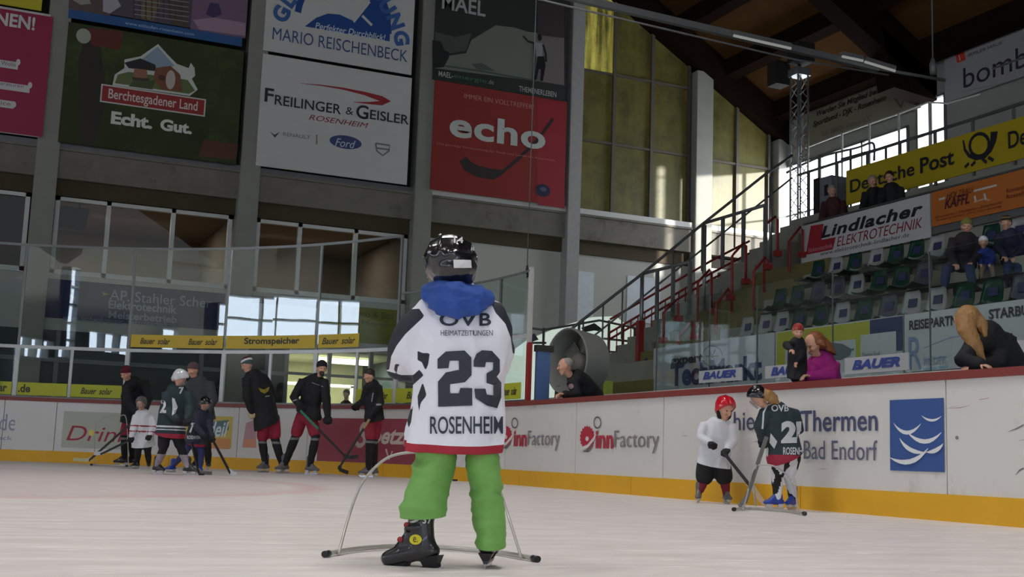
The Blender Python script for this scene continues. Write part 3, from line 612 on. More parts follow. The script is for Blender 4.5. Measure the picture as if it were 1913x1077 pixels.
# white banner upper: glass cleaner
TB = (28, 72, 140)
def arcband(cx, cy, r_, w, a0, a1, n=14, e=1.0): return [(cx+r_*cos(radians(a0+(a1-a0)*i/n)), cy-r_*e*sin(radians(a0+(a1-a0)*i/n))+(r_*cos(radians(a0+(a1-a0)*i/n)))*.155) for i in range(n+1)]
o = sign('banner', 'white banner with blue half round emblem and blue window cleaner lettering', 'banner', BP, (491, 94, -100, 770), mat('banner_white', (200, 200, 196), .75, var=.06, scale=2),
     [('t', 'MARIO REISCHENBECK', (508, 74, 51, 762), (58, 84, 130)), ('t', 'Perfekter Durchblick!', (588, 54, 42, 720), (205, 215, 225), {'italic': .2, 'bold': .01})],
     [('p', arcband(640, 50, 91, 0, 172, 0, 18, 1.12)[:]+arcband(640, 50, 79, 0, 0, 172, 18, 1.12)[:], TB), ('p', [(569, 50), (590, 34), (612, 26), (634, 28), (660, 40), (660, 42), (676, 18), (690, 2), (705, -14), (720, 0), (730, 30), (727, 78)], TB), ('s', [(660, 42), (690, 4)], 4, WHT), ('s', [(676, 30), (694, 48)], 5, WHT)])
lets = [('G', 514, 32, 18), ('L', 526, 6, 18), ('A', 545, -22, 18), ('S', 570, -45, 18), ('R', 600, -60, 18), ('E', 632, -66, 18), ('I', 655, -62, 14), ('N', 672, -50, 18), ('I', 695, -36, 14), ('D', 694, -6, 18), ('U', 711, 18, 18), ('N', 727, 46, 18), ('G', 738, 77, 18)]
bm = bmesh.new()
for i, (ch, x, y, s) in enumerate(lets):
    vs_, fs = text2d(ch, .05); u_, z_ = BP.inv(x+11, y-5); ang = radians(72-i*12.2); sz = .44
    xs = [v[0] for v in vs_]; ys = [v[1] for v in vs_]; mx_, my_ = (min(xs)+max(xs))/2, (min(ys)+max(ys))/2
    vv = []
    for a_, b_ in vs_:
        a_ = (a_-mx_)*sz*1.25; b_ = (b_-my_)*sz*1.25; vv.append(bm.verts.new(BP.map(u_+a_*cos(ang)-b_*sin(ang), z_+a_*sin(ang)+b_*cos(ang), .045)))
    for f in fs: bm.faces.new([vv[j] for j in f])
me = bpy.data.meshes.new('lettering'); bm.to_mesh(me); bm.free(); link('lettering', me, ink((60, 100, 160)), o)
sign('banner', 'white car dealer banner with black capitals, red swoosh and three small emblems', 'banner', BP, (477, 309, 98, 761), MATS['banner_white'],
     [('t', 'F', (493, 190, 164, 510), (40, 42, 46), {'bold': .02}), ('t', 'REILINGER', (512, 196, 177, 637), (40, 42, 46), {'bold': .012}), ('t', '&', (645, 214, 200, 659), (40, 42, 46)), ('t', 'G', (664, 221, 195, 687), (40, 42, 46), {'bold': .02}), ('t', 'EISLER', (690, 223, 205, 763), (40, 42, 46), {'bold': .012}), ('t', 'ROSENHEIM', (576, 224, 214, 688), (150, 52, 66), {'italic': .3}), ('t', 'RENAULT', (528, 254, 247, 579), (120, 120, 120)), ('t', 'Ford', (625, 273, 258, 663), (200, 205, 215), {'italic': .3})],
     [('s', [(560, 156), (600, 160), (640, 166), (680, 175), (712, 185), (724, 189), (712, 193), (690, 193), (660, 191)], 11, (160, 40, 46), [.05, .2, .35, .6, 1, 1.1, .8, .4, .05]), ('p', [(504, 246), (512, 252), (522, 247), (513, 258)], (70, 72, 74)), ('s', [(591, 252), (591, 270)], 3, (150, 142, 110)), ('e', (645, 266, 30, 12.5), (60, 72, 120)), ('s', [(701, 268), (727, 272), (726, 282), (714, 291), (703, 282), (701, 268)], 3, (110, 118, 116)), ('s', [(703, 277), (726, 280)], 3, (110, 118, 116))])
# dark green photo banner
sign('banner', 'dark green photo banner with clouds, a standing figure and white capitals', 'banner', BP, (807, 148, -60, 1056), mat('banner_darkgreen', (38, 48, 42), .75, var=.3, scale=.7),
     [('t', 'MAEL', (824, 17, -12, 906), (170, 176, 168), {'bold': .018}), ('t', 'MAEL-', (818, 143, 133, 845), (180, 186, 178), {'bold': .012}), ('t', 'energie', (846, 148, 139, 908), (70, 120, 74)), ('t', '.de', (910, 157, 149, 921), (160, 166, 158)), ('t', 'THEMENERLEBEN', (968, 171, 161, 1038), (170, 172, 170), {'bold': .012})],
     [('p', [(812, 128), (835, 105), (870, 100), (880, 75), (905, 60), (925, 48), (960, 52), (985, 60), (1003, 62), (1003, 152)], (116, 122, 112)), ('p', [(812, 60), (850, 70), (880, 62), (870, 95), (840, 100), (812, 110)], (72, 80, 74)), ('p', [(1003, 5), (1053, 12), (1053, 80), (1003, 70)], (66, 58, 58)), ('p', [(1003, 66), (1053, 72), (1053, 160), (1003, 152)], (120, 112, 108)), ('p', [(880, 120), (900, 118), (925, 134), (890, 130)], (80, 86, 80)),
      ('p', [(807, 76), (822, 78), (830, 95), (838, 98), (838, 108), (828, 126), (807, 128)], (24, 32, 26)), ('e', (1007, 71, 4, 6), (18, 20, 18)), ('s', [(976, 68), (985, 78), (998, 82)], 4, (40, 44, 40)), ('p', [(998, 79), (1013, 82), (1012, 106), (1001, 108)], (150, 152, 146)), ('s', [(1013, 84), (1018, 100), (1019, 116)], 4, (24, 24, 24)), ('p', [(1003, 106), (1015, 106), (1018, 122), (1013, 152), (1008, 152), (1009, 130), (1005, 130), (1001, 150), (996, 150)], (20, 20, 20)), ('s', [(995, 82), (997, 110), (994, 150)], 3.5, (70, 74, 70)),
      ('s', [(830, 124), (900, 134), (1000, 152)], 3, (70, 84, 72))])
RB = (140, 42, 38)
sign('banner', 'red banner with large white lettering, a black hockey stick and a puck', 'banner', BP, (803, 353, 148, 1054), mat('banner_red', (142, 44, 38), .75, var=.12, scale=1.2),
     [('t', 'echo', (838, 255, 207, 1018), (196, 200, 192), {'bold': .03, 'spacing': 1.06}), ('t', 'IMMER EIN VOLLTREFFER!', (866, 184, 175, 996), (190, 130, 120)), ('t', 'Die günstige Privatzeitung für Stadt und Landkreis Rosenheim', (815, 271, 266, 1037), (190, 120, 110))],
     [('p', [(1003, 185), (1054, 193), (1054, 390), (1003, 382)], (156, 40, 52)), ('s', [(1032, 222), (1003, 262), (970, 295), (930, 328)], 6, (54, 40, 40)), ('s', [(864, 297), (872, 310), (890, 320), (920, 326), (936, 322)], 20, (50, 42, 40), [.8, 1.1, 1.1, 1, .5]), ('e', (1013, 356, 14, 12), (40, 42, 66)), ('e', (1014, 354, 6, 4), (90, 94, 116))])
# slab serif feet of the big word
# banners beneath the lounge windows
BQ = PlaneY(29.945)
sign('banner', 'dark blue electrician banner with pale lettering under the upper window', 'banner', BQ, (80, 592, 519, 417), m_ban('navy', (40, 52, 92)),
     [('t', 'AP. Stahler Scher', (204, 560, 541, 395), (150, 160, 180)), ('t', 'Elektrotechnik', (202, 576, 560, 330), (150, 160, 180), {'bold': .02}), ('t', 'Meisterbetrieb', (202, 594, 580, 330), (140, 150, 170), {'bold': .02}), ('t', 'www.aschenbrenner-elektrotechnik.de', (117, 598, 587, 330), (130, 140, 165))],
     [('s', [(131, 552), (138, 556), (133, 562)], 5, (150, 130, 60)), ('p', [(192, 545), (204, 550), (192, 552)], (170, 150, 80))])
sign('banner', 'olive yellow banner with faint lettering under the second upper window', 'banner', BQ, (598, 634, 567, 742), m_ban('olive', (132, 128, 48)), [('t', 'Auto & Bus', (655, 590, 578, 735), (84, 90, 60)), ('t', 'Reisen Meyer', (615, 604, 594, 725), (84, 90, 60))])
sign('banner', 'brown banner strip with white part under the second upper window', 'banner', BQ, (462, 564, 552, 596), m_ban('brownstrip', (96, 70, 48)))
# vertical cable in front of the red banner
bm = bmesh.new(); p = at(985, 495, 'Y', 15.6); q = at(1003, 0, 'Y', 15.6); q2 = Vector((p.x, p.y, 13.2)); pipe(bm, [p, q2], .008, 6); o = bmobj('cable', bm, m_rail); tag(o, 'thin grey cable hanging down in front of the red banner', 'cable')
bm = bmesh.new(); 
pipe(bm, [p+Vector((0, 0, .0)), p+Vector((0, 0, -.1)), p+Vector((.03, 0, -.14)), p+Vector((.0, 0, -.18))], [.012, .03, .03, .012], 8); bmobj('hook', bm, m_black, o)

for x0_, x1_, y0_, y1_, lb_ in ((1072, 1106, 640, 505, 'pale upright panel on the lower wall right of the pale pillar'), (1170, 1232, 600, 514, 'pale square panel on the lower wall behind the stair railing')):
    sign('wall_panel', lb_, 'wall panel', BQ, (x0_, y0_, y1_, x1_), mat('pale_blue_white', (214, 220, 224), .6), (), (), .02)
# ================================================================== THE STAND
m_step = mat('stand_concrete', (150, 149, 136), .85, var=.15, scale=3); m_olive = mat('olive_step', (122, 112, 66), .85, var=.2, scale=3)
X0 = 11.0
def sx(X): return 2.2+.62*(X-11.9)          # rough slope of the terraces
ROWX = [11.35, 12.3, 13.25, 14.15, 15.1]
ROWZ = [2.2, 2.82, 3.44, 4.0, 4.5]
bm = bmesh.new()
for i, (xa, z) in enumerate(zip(ROWX, ROWZ)):
    xb = ROWX[i+1] if i < 4 else 17.0
    box(bm, xa, xb, -8, 18.55, 0 if i == 0 else ROWZ[i-1]-.3, z)
box(bm, 17.0, 22, -8, 22.6, 3.5, 6.05); box(bm, 17.6, 22, 22.6, 24.3, 3.5, 6.05)
box(bm, 15.1, 17.0, 18.55, 22.5, 3.5, 4.5)
struct(bmobj('trim_70', bm, m_step))
# aisle with half steps
bm = bmesh.new(); n = 12
for i in range(n):
    xa = 10.9+(15.1-10.9)*i/n; box(bm, xa, xa+(15.1-10.9)/n+.02, 18.55, 20.9, 0, 1.7+(4.5-1.7)*(i+.6)/n)
struct(bmobj('trim_71', bm, m_olive))
# end stair going up beyond the aisle
bm = bmesh.new(); n = 30
for i in range(n):
    xa = 8.6+(17.0-8.6)*i/n; z = 6.0*(i+1)/n; box(bm, xa, xa+8.4/n+.01, 21.0, 22.4, max(0, z-1.6) if xa < 12 else 0, z)
struct(bmobj('trim_72', bm, m_step))
# front wall of the stand with printed panels
boxobj('wall_stand_front', (10.98, 11.35, -8, 20.9, 0, 2.2), m_step)['kind'] = 'structure'
FP = PlaneX(10.95)
m_pan = mat('pale_panel', (186, 188, 190), .5, var=.05)
z0 = 1.0
NV = (42, 52, 96)
sign('advert_panel', 'pale grey electronics shop panel with dark blue lettering on the stand front', 'advertising panel', FP, (1222, 745, 651, 1449), m_pan,
     [('t', 'expert', (1257, 687, 667, 1317), (40, 42, 52), {'bold': .04}), ('t', 'TechMarkt', (1256, 722, 680, 1427), NV, {'bold': .04})],
     [('s', [(1334+19*cos(i*pi/8), 665+19*sin(i*pi/8)) for i in range(17)], 1.5, (120, 96, 80))]+[('s', [(1334-12*cos(i*pi/3), 665-14*sin(i*pi/3)), (1334+12*cos(i*pi/3), 665+14*sin(i*pi/3))], 2, (124, 100, 84)) for i in range(3)])
sign('advert_panel', 'white car panel with yellow and navy frame on the stand front', 'advertising panel', FP, (1452, 722, 620, 1691), m_pan, [('t', 'Thomas Ried', (1615, 667, 659, 1648), (110, 112, 120))],
     [('r', (1454, 700, 622, 1628), (170, 172, 40)), ('r', (1629, 655, 598, 1691), NV), ('r', (1470, 712, 648, 1603), (186, 188, 190)), ('r', (1612, 712, 626, 1679), (186, 188, 190)), ('r', (1679, 655, 620, 1691), NV), ('p', [(1560, 640), (1578, 642), (1596, 652), (1592, 664), (1575, 672), (1560, 672)], (96, 104, 114)), ('p', [(1596, 652), (1600, 650), (1598, 656)], (70, 76, 84))])
sign('advert_panel', 'white travel partner panel with black capitals and pale blue bus drawing', 'advertising panel', FP, (1694, 695, 588, 2000), m_pan, [('t', 'REISEPARTNER', (1703, 617, 599, 1814), (42, 44, 56), {'bold': .03}), ('t', 'STARBUS', (1852, 597, 578, 1938), (42, 44, 56), {'bold': .03}), ('t', 'R', (1702, 690, 630, 1727), (120, 140, 176)), ('t', 'RIEDER', (1730, 682, 667, 1772), (150, 166, 190))],
     [('s', [(1730, 650), (1748, 642), (1780, 630), (1850, 620)], 2, (140, 158, 190)), ('s', [(1730, 672), (1772, 666)], 2, (120, 150, 180)), ('s', [(1728, 690), (1775, 684)], 4, (130, 170, 190))])
bm = bmesh.new(); 
zr = at(1450, 640, 'X', 11).z+.14
pipe(bm, [(11.1, -8, zr), (11.1, 18.4, zr)], .03)
for y in range(-7, 19, 2): pipe(bm, [(11.1, y, 2.2), (11.1, y, zr)], .02, 6)
o = bmobj('front_rail', bm, m_rail); tag(o, 'long grey rail along the top of the stand front', 'railing')
# ---- seats
seatm = {'green': mat('green_seat', (26, 84, 64), .35, coat=.3), 'white': mat('white_seat', (205, 207, 205), .35, coat=.3), 'grey': mat('grey_seat', (104, 112, 124), .35, coat=.3)}
m_lab = mat('blue_label', (44, 50, 88), .6, var=.3, scale=30)
def make_seat(c):
    t = thing('stadium_seat', c+' seat', 'seat', (0, 0, 0)); m = seatm[c]
    # local: seat faces -X, width along Y
    bm = bmesh.new(); n = 8; rows = [(-.02, .30, .19), (.03, .42, .20), (.06, .55, .185), (.07, .66, .165), (.06, .70, .14)]
    for side in (0, .02):
        pass
    grid = [[bm.verts.new((x+.03*(abs(j/n-.5)*2)**2*-1, (j/n-.5)*2*w, z)) for j in range(n+1)] for x, z, w in rows]
    for a, b_ in zip(grid, grid[1:]):
        for j in range(n): bm.faces.new((a[j], a[j+1], b_[j+1], b_[j]))
    bmesh.ops.solidify(bm, geom=bm.faces[:], thickness=.02); bmobj('backrest', bm, m, t, True, True)
    bm = bmesh.new(); rows = [(-.02, .31, .19), (-.12, .27, .205), (-.28, .28, .205), (-.38, .30, .19), (-.40, .27, .18)]
    grid = [[bm.verts.new((x, (j/n-.5)*2*w, z+.04*(abs(j/n-.5)*2)**2)) for j in range(n+1)] for x, z, w in rows]
    for a, b_ in zip(grid, grid[1:]):
        for j in range(n): bm.faces.new((a[j], a[j+1], b_[j+1], b_[j]))
    bmesh.ops.solidify(bm, geom=bm.faces[:], thickness=.02); bmobj('seat_pan', bm, m, t, True, True)
    bm = bmesh.new(); hexa(bm, [(.022, -.085, .47), (.022, .085, .47), (.04, .085, .47), (.04, -.085, .47), (.041, -.08, .59), (.041, .08, .59), (.06, .08, .59), (.06, -.08, .59)]); bmobj('label_plate', bm, m_lab, t, True)
    bm = bmesh.new(); box(bm, -.2, -.1, -.04, .04, .251, .28); bmobj('bracket', bm, m_rail, t, True)
    return t
protos = {}
def place_seat(c, loc, label, grp):
    if c not in protos: t = protos[c] = make_seat(c)
    else:
        src = protos[c]; t = src.copy(); COL.objects.link(t)
        for ch in [o for o in bpy.data.objects if o.parent == src]:
            d = ch.copy(); COL.objects.link(d); d.parent = t; d.matrix_parent_inverse = ch.matrix_parent_inverse.copy()
    t.location = loc; t['label'] = label; t['group'] = grp
ORD = ['first', 'second', 'third', 'fourth', 'fifth', 'sixth', 'seventh', 'eighth', 'ninth', 'tenth', 'eleventh', 'twelfth', 'thirteenth', 'fourteenth']
ROWS = [(0, 11.9, [1394, 1428, 1459, 1492, 1532, 1571, 1612, 1657, 1701, 1748, 1799, 1852, 1908], 'wwwgggwgGwwgggG'.replace('', ''), 'lowest row'),
        (1, 12.85, [1456, 1488, 1526, 1563, 1598, 1641, 1682, 1724], 'ggGGwggG', 'second row up'),
        (2, 13.8, [1527, 1560, 1595, 1635, 1672, 1710, 1748, 1850, 1902], 'gwgwggwgw', 'third row up'),
        ]
CN = {'w': 'white', 'g': 'green', 'G': 'grey'}
seqs = {0: 'wwggwgGwwgGwg', 1: 'ggGGwggGgGgG', 2: 'gwgwggwgw', 3: 'gw'}
seqs[0] = ['w', 'w', 'w', 'g', 'g', 'w', 'g', 'G', 'w', 'w', 'g', 'g', 'G']
for ri, X, xs, _, rn in ROWS:
    fz = ROWZ[ri]
    for i, px in enumerate(xs):
        c = CN[seqs[ri][i]]; y = at(px, 560-ri*40, 'X', X).y
        place_seat(c, (X, y, fz), '%s plastic seat, %s from the aisle in the %s of the stand' % (c, ORD[i], rn), 'stadium seats in the %s' % rn)
    ymin = at(xs[-1], 500, 'X', X).y-.25; ymax = at(xs[0], 500, 'X', X).y+.25
    if ri < 3: ymin = -7
    bm = bmesh.new(); box(bm, X-.22, X-.08, ymin, ymax, fz+.2, fz+.25)
    y = ymin+.1
    while y < ymax: box(bm, X-.18, X-.12, y, y+.06, fz-.005, fz+.2); y += 1.0
    o = bmobj('seat_rail', bm, m_black); tag(o, 'dark steel bar carrying the seats of the %s' % rn, 'seat rail')
# ---- signs on the promenade rail
LP = PlaneX(15.0)
sign('advert_panel', 'white electrician panel with red L emblem, black and red lettering on the promenade rail', 'advertising panel', LP, (1499, 494, 423, 1741), mat('white_panel', (200, 200, 200), .5, var=.04),
     [('t', 'Lindlacher', (1536, 446, 424, 1728), (24, 24, 28), {'italic': .25, 'bold': .035, 'spacing': 1.1}), ('t', 'ELEKTROTECHNIK', (1566, 461, 443, 1727), (140, 44, 52), {'italic': .25}), ('t', 'www.elektrotechnik-lindlacher.de', (1535, 478, 471, 1702), (80, 80, 84)), ('t', 'Elektrotechnik', (1513, 472, 464, 1558), (210, 150, 156))],
     [('p', [(1517, 422), (1541, 418), (1537, 448), (1564, 443), (1558, 466), (1508, 476)], (158, 28, 44))])
OR = (196, 110, 40)
sign('advert_panel', 'orange timber builder panel with dark lettering on the promenade rail', 'advertising panel', LP, (1743, 424, 360, 1990), mat('orange_panel', (190, 108, 38), .5, var=.06),
     [('t', 'HOLZBAU', (1772, 372, 361, 1821), (110, 44, 30), {'italic': .2}), ('t', 'KAFFL', (1768, 391, 372, 1815), (80, 22, 36), {'italic': .25, 'bold': .02}), ('t', 'Zimmerei - Holzbau - Dachstuhl', (1750, 409, 404, 1876), (120, 50, 26)), ('t', 'Innenausbau und Sanierung', (1753, 415, 410, 1875), (120, 50, 26)), ('t', 'Riederstr. 14', (1884, 361, 353, 1940), (110, 44, 26)), ('t', 'Rosenheim', (1884, 372, 364, 1935), (110, 44, 26))],
     [('s', [(1822, 357), (1865, 346)], 4, (205, 196, 190)), ('s', [(1757, 373), (1768, 370)], 4, (205, 196, 190)), ('s', [(1822, 378), (1840, 372), (1852, 374)], 3, (200, 160, 130)), ('s', [(1824, 366), (1826, 376)], 5, (205, 196, 190)), ('s', [(1842, 362), (1845, 373)], 5, (205, 196, 190))])
bm = bmesh.new(); zt = at(1742, 362, 'X', 15).z+.06
pipe(bm, [(15.05, 4, zt), (15.05, 19.7, zt)], .025)
for i in range(17): pipe(bm, [(15.05, 4+i*.98, 4.5), (15.05, 4+i*.98, zt)], .022, 6)
box(bm, 15.02, 15.06, 4, 19.7, 4.5, 4.62)
o = bmobj('promenade_rail', bm, m_rail); tag(o, 'grey rail of the promenade behind the white and orange panels', 'railing')
PP = PlaneX(16.9)
HORN = (24, 26, 34)
sign('advert_panel', 'long yellow postal panel with black lettering and post horn on the upper rail', 'advertising panel', PP, (1583, 384, 319, 2080), mat('post_yellow', (186, 164, 20), .5, var=.04),
     [('t', 'Deutsche', (1591, 361, 337, 1712), HORN, {'bold': .015}), ('t', 'Post', (1722, 325, 296, 1786), HORN, {'bold': .02}), ('t', 'Deutsche', (1887, 279, 247, 2010), HORN, {'bold': .015})],
     [('s', [(1832+18*cos(radians(a)), 271+21*sin(radians(a))-2*cos(radians(a))) for a in range(0, 361, 20)], 6.5, HORN), ('s', [(1802, 262), (1805, 280), (1813, 291), (1826, 296), (1842, 292), (1852, 280), (1858, 264), (1860, 246)], 7, HORN, [.5, .8, 1, 1.1, 1.3, 1.6, 2, 2.4]), ('s', [(1805, 313), (1813, 305)], 6, HORN), ('s', [(1817, 310), (1825, 302)], 6, HORN), ('s', [(1838, 297), (1846, 304)], 6, HORN), ('s', [(1849, 294), (1859, 300)], 6, HORN)])
bm = bmesh.new(); zt = at(1700, 262, 'X', 16.9).z
pipe(bm, [(16.95, 0, 7.1), (16.95, 22.4, 7.1)], .035)
for i in range(22): box(bm, 16.93, 16.98, 1+i, 1.05+i, 6.0, 7.1)
pipe(bm, [(16.95, 14, 7.95), (16.95, 16.5, 7.95)], .02); 
o = bmobj('upper_rail', bm, m_rail); tag(o, 'grey tubular rail above the long yellow panel', 'railing')
# secondary tubular handrail in front of the bright window
bm = bmesh.new(); Xr = 18.5
pr = [at(x, y, 'X', Xr) for x, y in ((1470, 322), (1530, 294), (1600, 276), (1625, 267), (1633, 272), (1633, 300))]
pipe(bm, spline(pr, 5), .03); pr2 = [at(x, y, 'X', Xr) for x, y in ((1572, 297), (1640, 278), (1690, 262), (1770, 238))]; pipe(bm, pr2, .028)
for x, y in ((1530, 294), (1562, 287), (1589, 280), (1655, 273)): p = at(x, y, 'X', Xr); pipe(bm, [(p.x, p.y, 6.05), p], .03)
o = bmobj('handrail', bm, m_rail); tag(o, 'curved grey tube handrail in front of the bright window', 'railing')
bm = bmesh.new(); pr = [at(x, y, 'X', 20.5) for x, y in ((1500, 278), (1575, 249), (1625, 231), (1680, 212), (1735, 191), (1770, 193), (1830, 176))]; pipe(bm, pr, .022)
for x, y in ((1573, 250), (1624, 232), (1679, 212), (1736, 191)): p = at(x, y, 'X', 20.5); pipe(bm, [(p.x, p.y, 6.05), p], .03)
o = bmobj('net_frame', bm, m_white); tag(o, 'slim white posts with a thin top cable in front of the bright window', 'net frame')
# banners on the right wall
WP = PlaneX(21.9)
sign('banner', 'grey beige sports club banner with dark slanted lettering and triangular emblem', 'banner', WP, (1503, 277, 204, 1722), mat('banner_beige', (122, 116, 102), .8, var=.1),
     [('t', 'Werden Sie Mitglied beim', (1527, 222, 208, 1651), (36, 32, 32), {'italic': .2, 'bold': .03}), ('t', 'Sportbund - DJK - Rosenheim', (1521, 241, 227, 1658), (36, 32, 32), {'italic': .2, 'bold': .03}), ('t', 'Tel. 08031 Verein e.V.', (1536, 257, 247, 1630), (92, 88, 82))],
     [('p', [(1663, 171), (1702, 161), (1685, 203)], (70, 66, 62)), ('p', [(1668, 173), (1698, 165), (1685, 197)], (122, 116, 102)), ('e', (1686, 176, 9, 10), (110, 60, 58)), ('e', (1686, 182, 4, 5), (150, 30, 34))])
sign('banner', 'white banner with thin dark rounded lettering and small red square at the top right', 'banner', WP, (1767, 193, 110, 2100), mat('banner_offwhite', (156, 154, 158), .7, var=.05),
     [('t', 'bombardier', (1802, 166, 128, 2080), (46, 44, 60), {}), ('t', 'IRMLER HAUS', (1811, 107, 101, 1875), (60, 58, 64))],
     [('p', [(1786, 100), (1803, 95), (1806, 112), (1790, 118)], (200, 60, 44)), ('s', [(1793, 103), (1796, 113)], 2, (220, 200, 190)), ('s', [(1800, 172), (1900, 150)], 1, (120, 118, 124))])
# ---- red aisle rails: (lower top), (upper top), lower leg foot, upper leg foot, X
def redrail(a, b_, fa, fb, X, lab):
    X2 = X+.32; A = at(*a, 'X', X); B = at(*b_, 'X', X2); FA = at(*fa, 'X', X); FB = at(*fb, 'X', X2)
    B.y = A.y; FA = Vector((A.x, A.y, FA.z)); FB = Vector((B.x, B.y, FB.z)); bm = bmesh.new()
    pipe(bm, [FA, A+Vector((0, 0, -.06)), A+Vector((.05, 0, 0)), B+Vector((-.05, 0, .0)), B+Vector((0, 0, -.06)), FB], .026)
    o = bmobj('aisle_handrail', bm, m_red); tag(o, lab, 'handrail', 'red handrails in the stand aisle')
    for f in (FA, FB):
        bm = bmesh.new(); box(bm, f.x-.07, f.x+.07, f.y-.06, f.y+.06, f.z-.01, f.z+.1); bmobj('foot', bm, m_red, o)
rr = [((1428, 417), (1455, 404), (1438, 568), (1458, 476), 14.0, 'tall red aisle handrail left of the white panel, second from the right'),
      ((1475, 444), (1499, 424), (1473, 537), (1497, 480), 14.6, 'red aisle handrail touching the left edge of the white electrician panel'),
      ((1408, 501), (1433, 481), (1406, 598), (1433, 503), 13.2, 'red aisle handrail low beside the first green seats'),
      ((1368, 472), (1391, 454), (1369, 614), (1396, 529), 13.2, 'long red aisle handrail in the middle of the aisle'),
      ((1338, 563), (1366, 539), (1338, 640), (1363, 560), 12.4, 'short red aisle handrail near the foot of the aisle'),
      ((1304, 522), (1329, 504), (1304, 614), (1333, 584), 13.0, 'red aisle handrail at the left side of the aisle, upper one'),
      ((1240, 578), (1267, 561), (1238, 640), (1262, 600), 11.6, 'leftmost red aisle handrail beside the grey stair post'),
      ((1267, 624), (1297, 601), (1267, 655), (1297, 632), 11.2, 'lowest red aisle handrail just above the pale panel')]
for r_ in rr: redrail(*r_)
# ---- grey stair railing, with landings
bm = bmesh.new(); Y1 = 21.0
a, b_, c, d, e = [at(*p, 'Y', Y1) for p in ((1090, 596), (1200, 511), (1314, 417), (1430, 325), (1480, 290))]
pipe(bm, [at(1040, 636, 'Y', Y1), a, b_, c, d, e], .03)
for p, ln in ((b_, (1289, 493)), (c, (1430, 384))):
    q = at(*ln, 'X', p.x); q.z = p.z; pipe(bm, [p, q], .035)
    for k in range(4):
        w_ = p.lerp(q, k/3); box(bm, w_.x-.03, w_.x+.03, w_.y-.03, w_.y+.03, w_.z-1.0, w_.z)
for t_ in (0, .33, .66): w_ = a.lerp(b_, t_); pipe(bm, [w_, w_+Vector((0, 0, -1))], .02, 6)
for t_ in (.0, .5): w_ = b_.lerp(c, t_); pipe(bm, [w_, w_+Vector((0, 0, -1.05))], .022, 6)
for t_ in (.0, .5, 1): w_ = c.lerp(d, t_); pipe(bm, [w_, w_+Vector((0, 0, -1.05))], .022, 6)
pipe(bm, [a-Vector((0, 0, .5)), e-Vector((0, 0, .5))], .02)
o = bmobj('stair_railing', bm, m_rail); tag(o, 'grey steel railing climbing the end stair with two level landings', 'railing')
bm = bmesh.new()
for x, y0, y1 in ((1200, 510, 640), (1317, 420, 615), (1440, 330, 490)):
    p = at(x, y0, 'Y', 20.95); q = at(x, y1, 'Y', 20.95); pipe(bm, [p, (p.x, p.y, q.z)], .035)
    o = bmobj('railing_post', bm, m_steel); tag(o, {1200: 'bright steel post of the end stair, lowest one', 1317: 'bright steel post of the end stair, middle one', 1440: 'bright steel post of the end stair below the truss tower'}[x], 'post', 'steel posts of the end stair'); bm = bmesh.new()
bm.free()
# red stair railing behind, with bars
bm = bmesh.new()
for dz in (0, .28, .42):
    pipe(bm, [at(1140, 596, 'Y', 22.3)-Vector((0, 0, dz)), at(1330, 486, 'Y', 22.3)-Vector((0, 0, dz)), at(1400, 450, 'Y', 22.3)-Vector((0, 0, dz))], .025)
A = at(1140, 596, 'Y', 22.3); B = at(1330, 486, 'Y', 22.3)
for i in range(16): w_ = A.lerp(B, i/15); pipe(bm, [w_-Vector((0, 0, .28)), w_-Vector((0, 0, 1.0))], .014, 6)
o = bmobj('stair_railing', bm, m_red); tag(o, 'red stair railing with thin bars on the far side of the end stair', 'railing')
# red post at the foot of the stair
o = boxobj('stair_post', (11.9, 12.02, 20.84, 20.96, 0, at(1195, 600, 'Y', 21).z), m_red); tag(o, 'thick red post at the foot of the end stair beside the blue block sign', 'post')
# blue block sign, slanted lettering on the stair side
BKP = PlaneY(20.6)
P = [BKP.inv(*p) for p in ((1140, 745), (1214, 741), (1218, 668), (1207, 668), (1176, 700), (1140, 735))]
bm = bmesh.new(); f = [bm.verts.new(BKP.map(u_, z_, .03)) for u_, z_ in P]; g = [bm.verts.new(BKP.map(u_, z_, 0)) for u_, z_ in P]
bm.faces.new(f); bm.faces.new(g[::-1])
for i in range(6): bm.faces.new((f[i], g[i], g[(i+1) % 6], f[(i+1) % 6]))
o = bmobj('block_sign', bm, mat('sign_blue', (36, 56, 110), .5)); tag(o, 'dark blue block sign with white slanted lettering at the stand end', 'sign')
vs_, fs = text2d('BLOCK', .03); bm = bmesh.new(); c0 = BKP.inv(1146, 738); c1 = BKP.inv(1208, 700); ang = atan2(c1[1]-c0[1], c1[0]-c0[0]); ln = sqrt((c1[0]-c0[0])**2+(c1[1]-c0[1])**2)*1.02
V = fit(vs_, 0, 0, ln, .21); vv = [bm.verts.new(BKP.map(c0[0]+x*cos(ang)-y*sin(ang), c0[1]+x*sin(ang)+y*cos(ang), .036)) for x, y in V]
for f_ in fs: bm.faces.new([vv[j] for j in f_])
me = bpy.data.meshes.new('lettering'); bm.to_mesh(me); bm.free(); link('lettering', me, ink((190, 200, 210)), o)
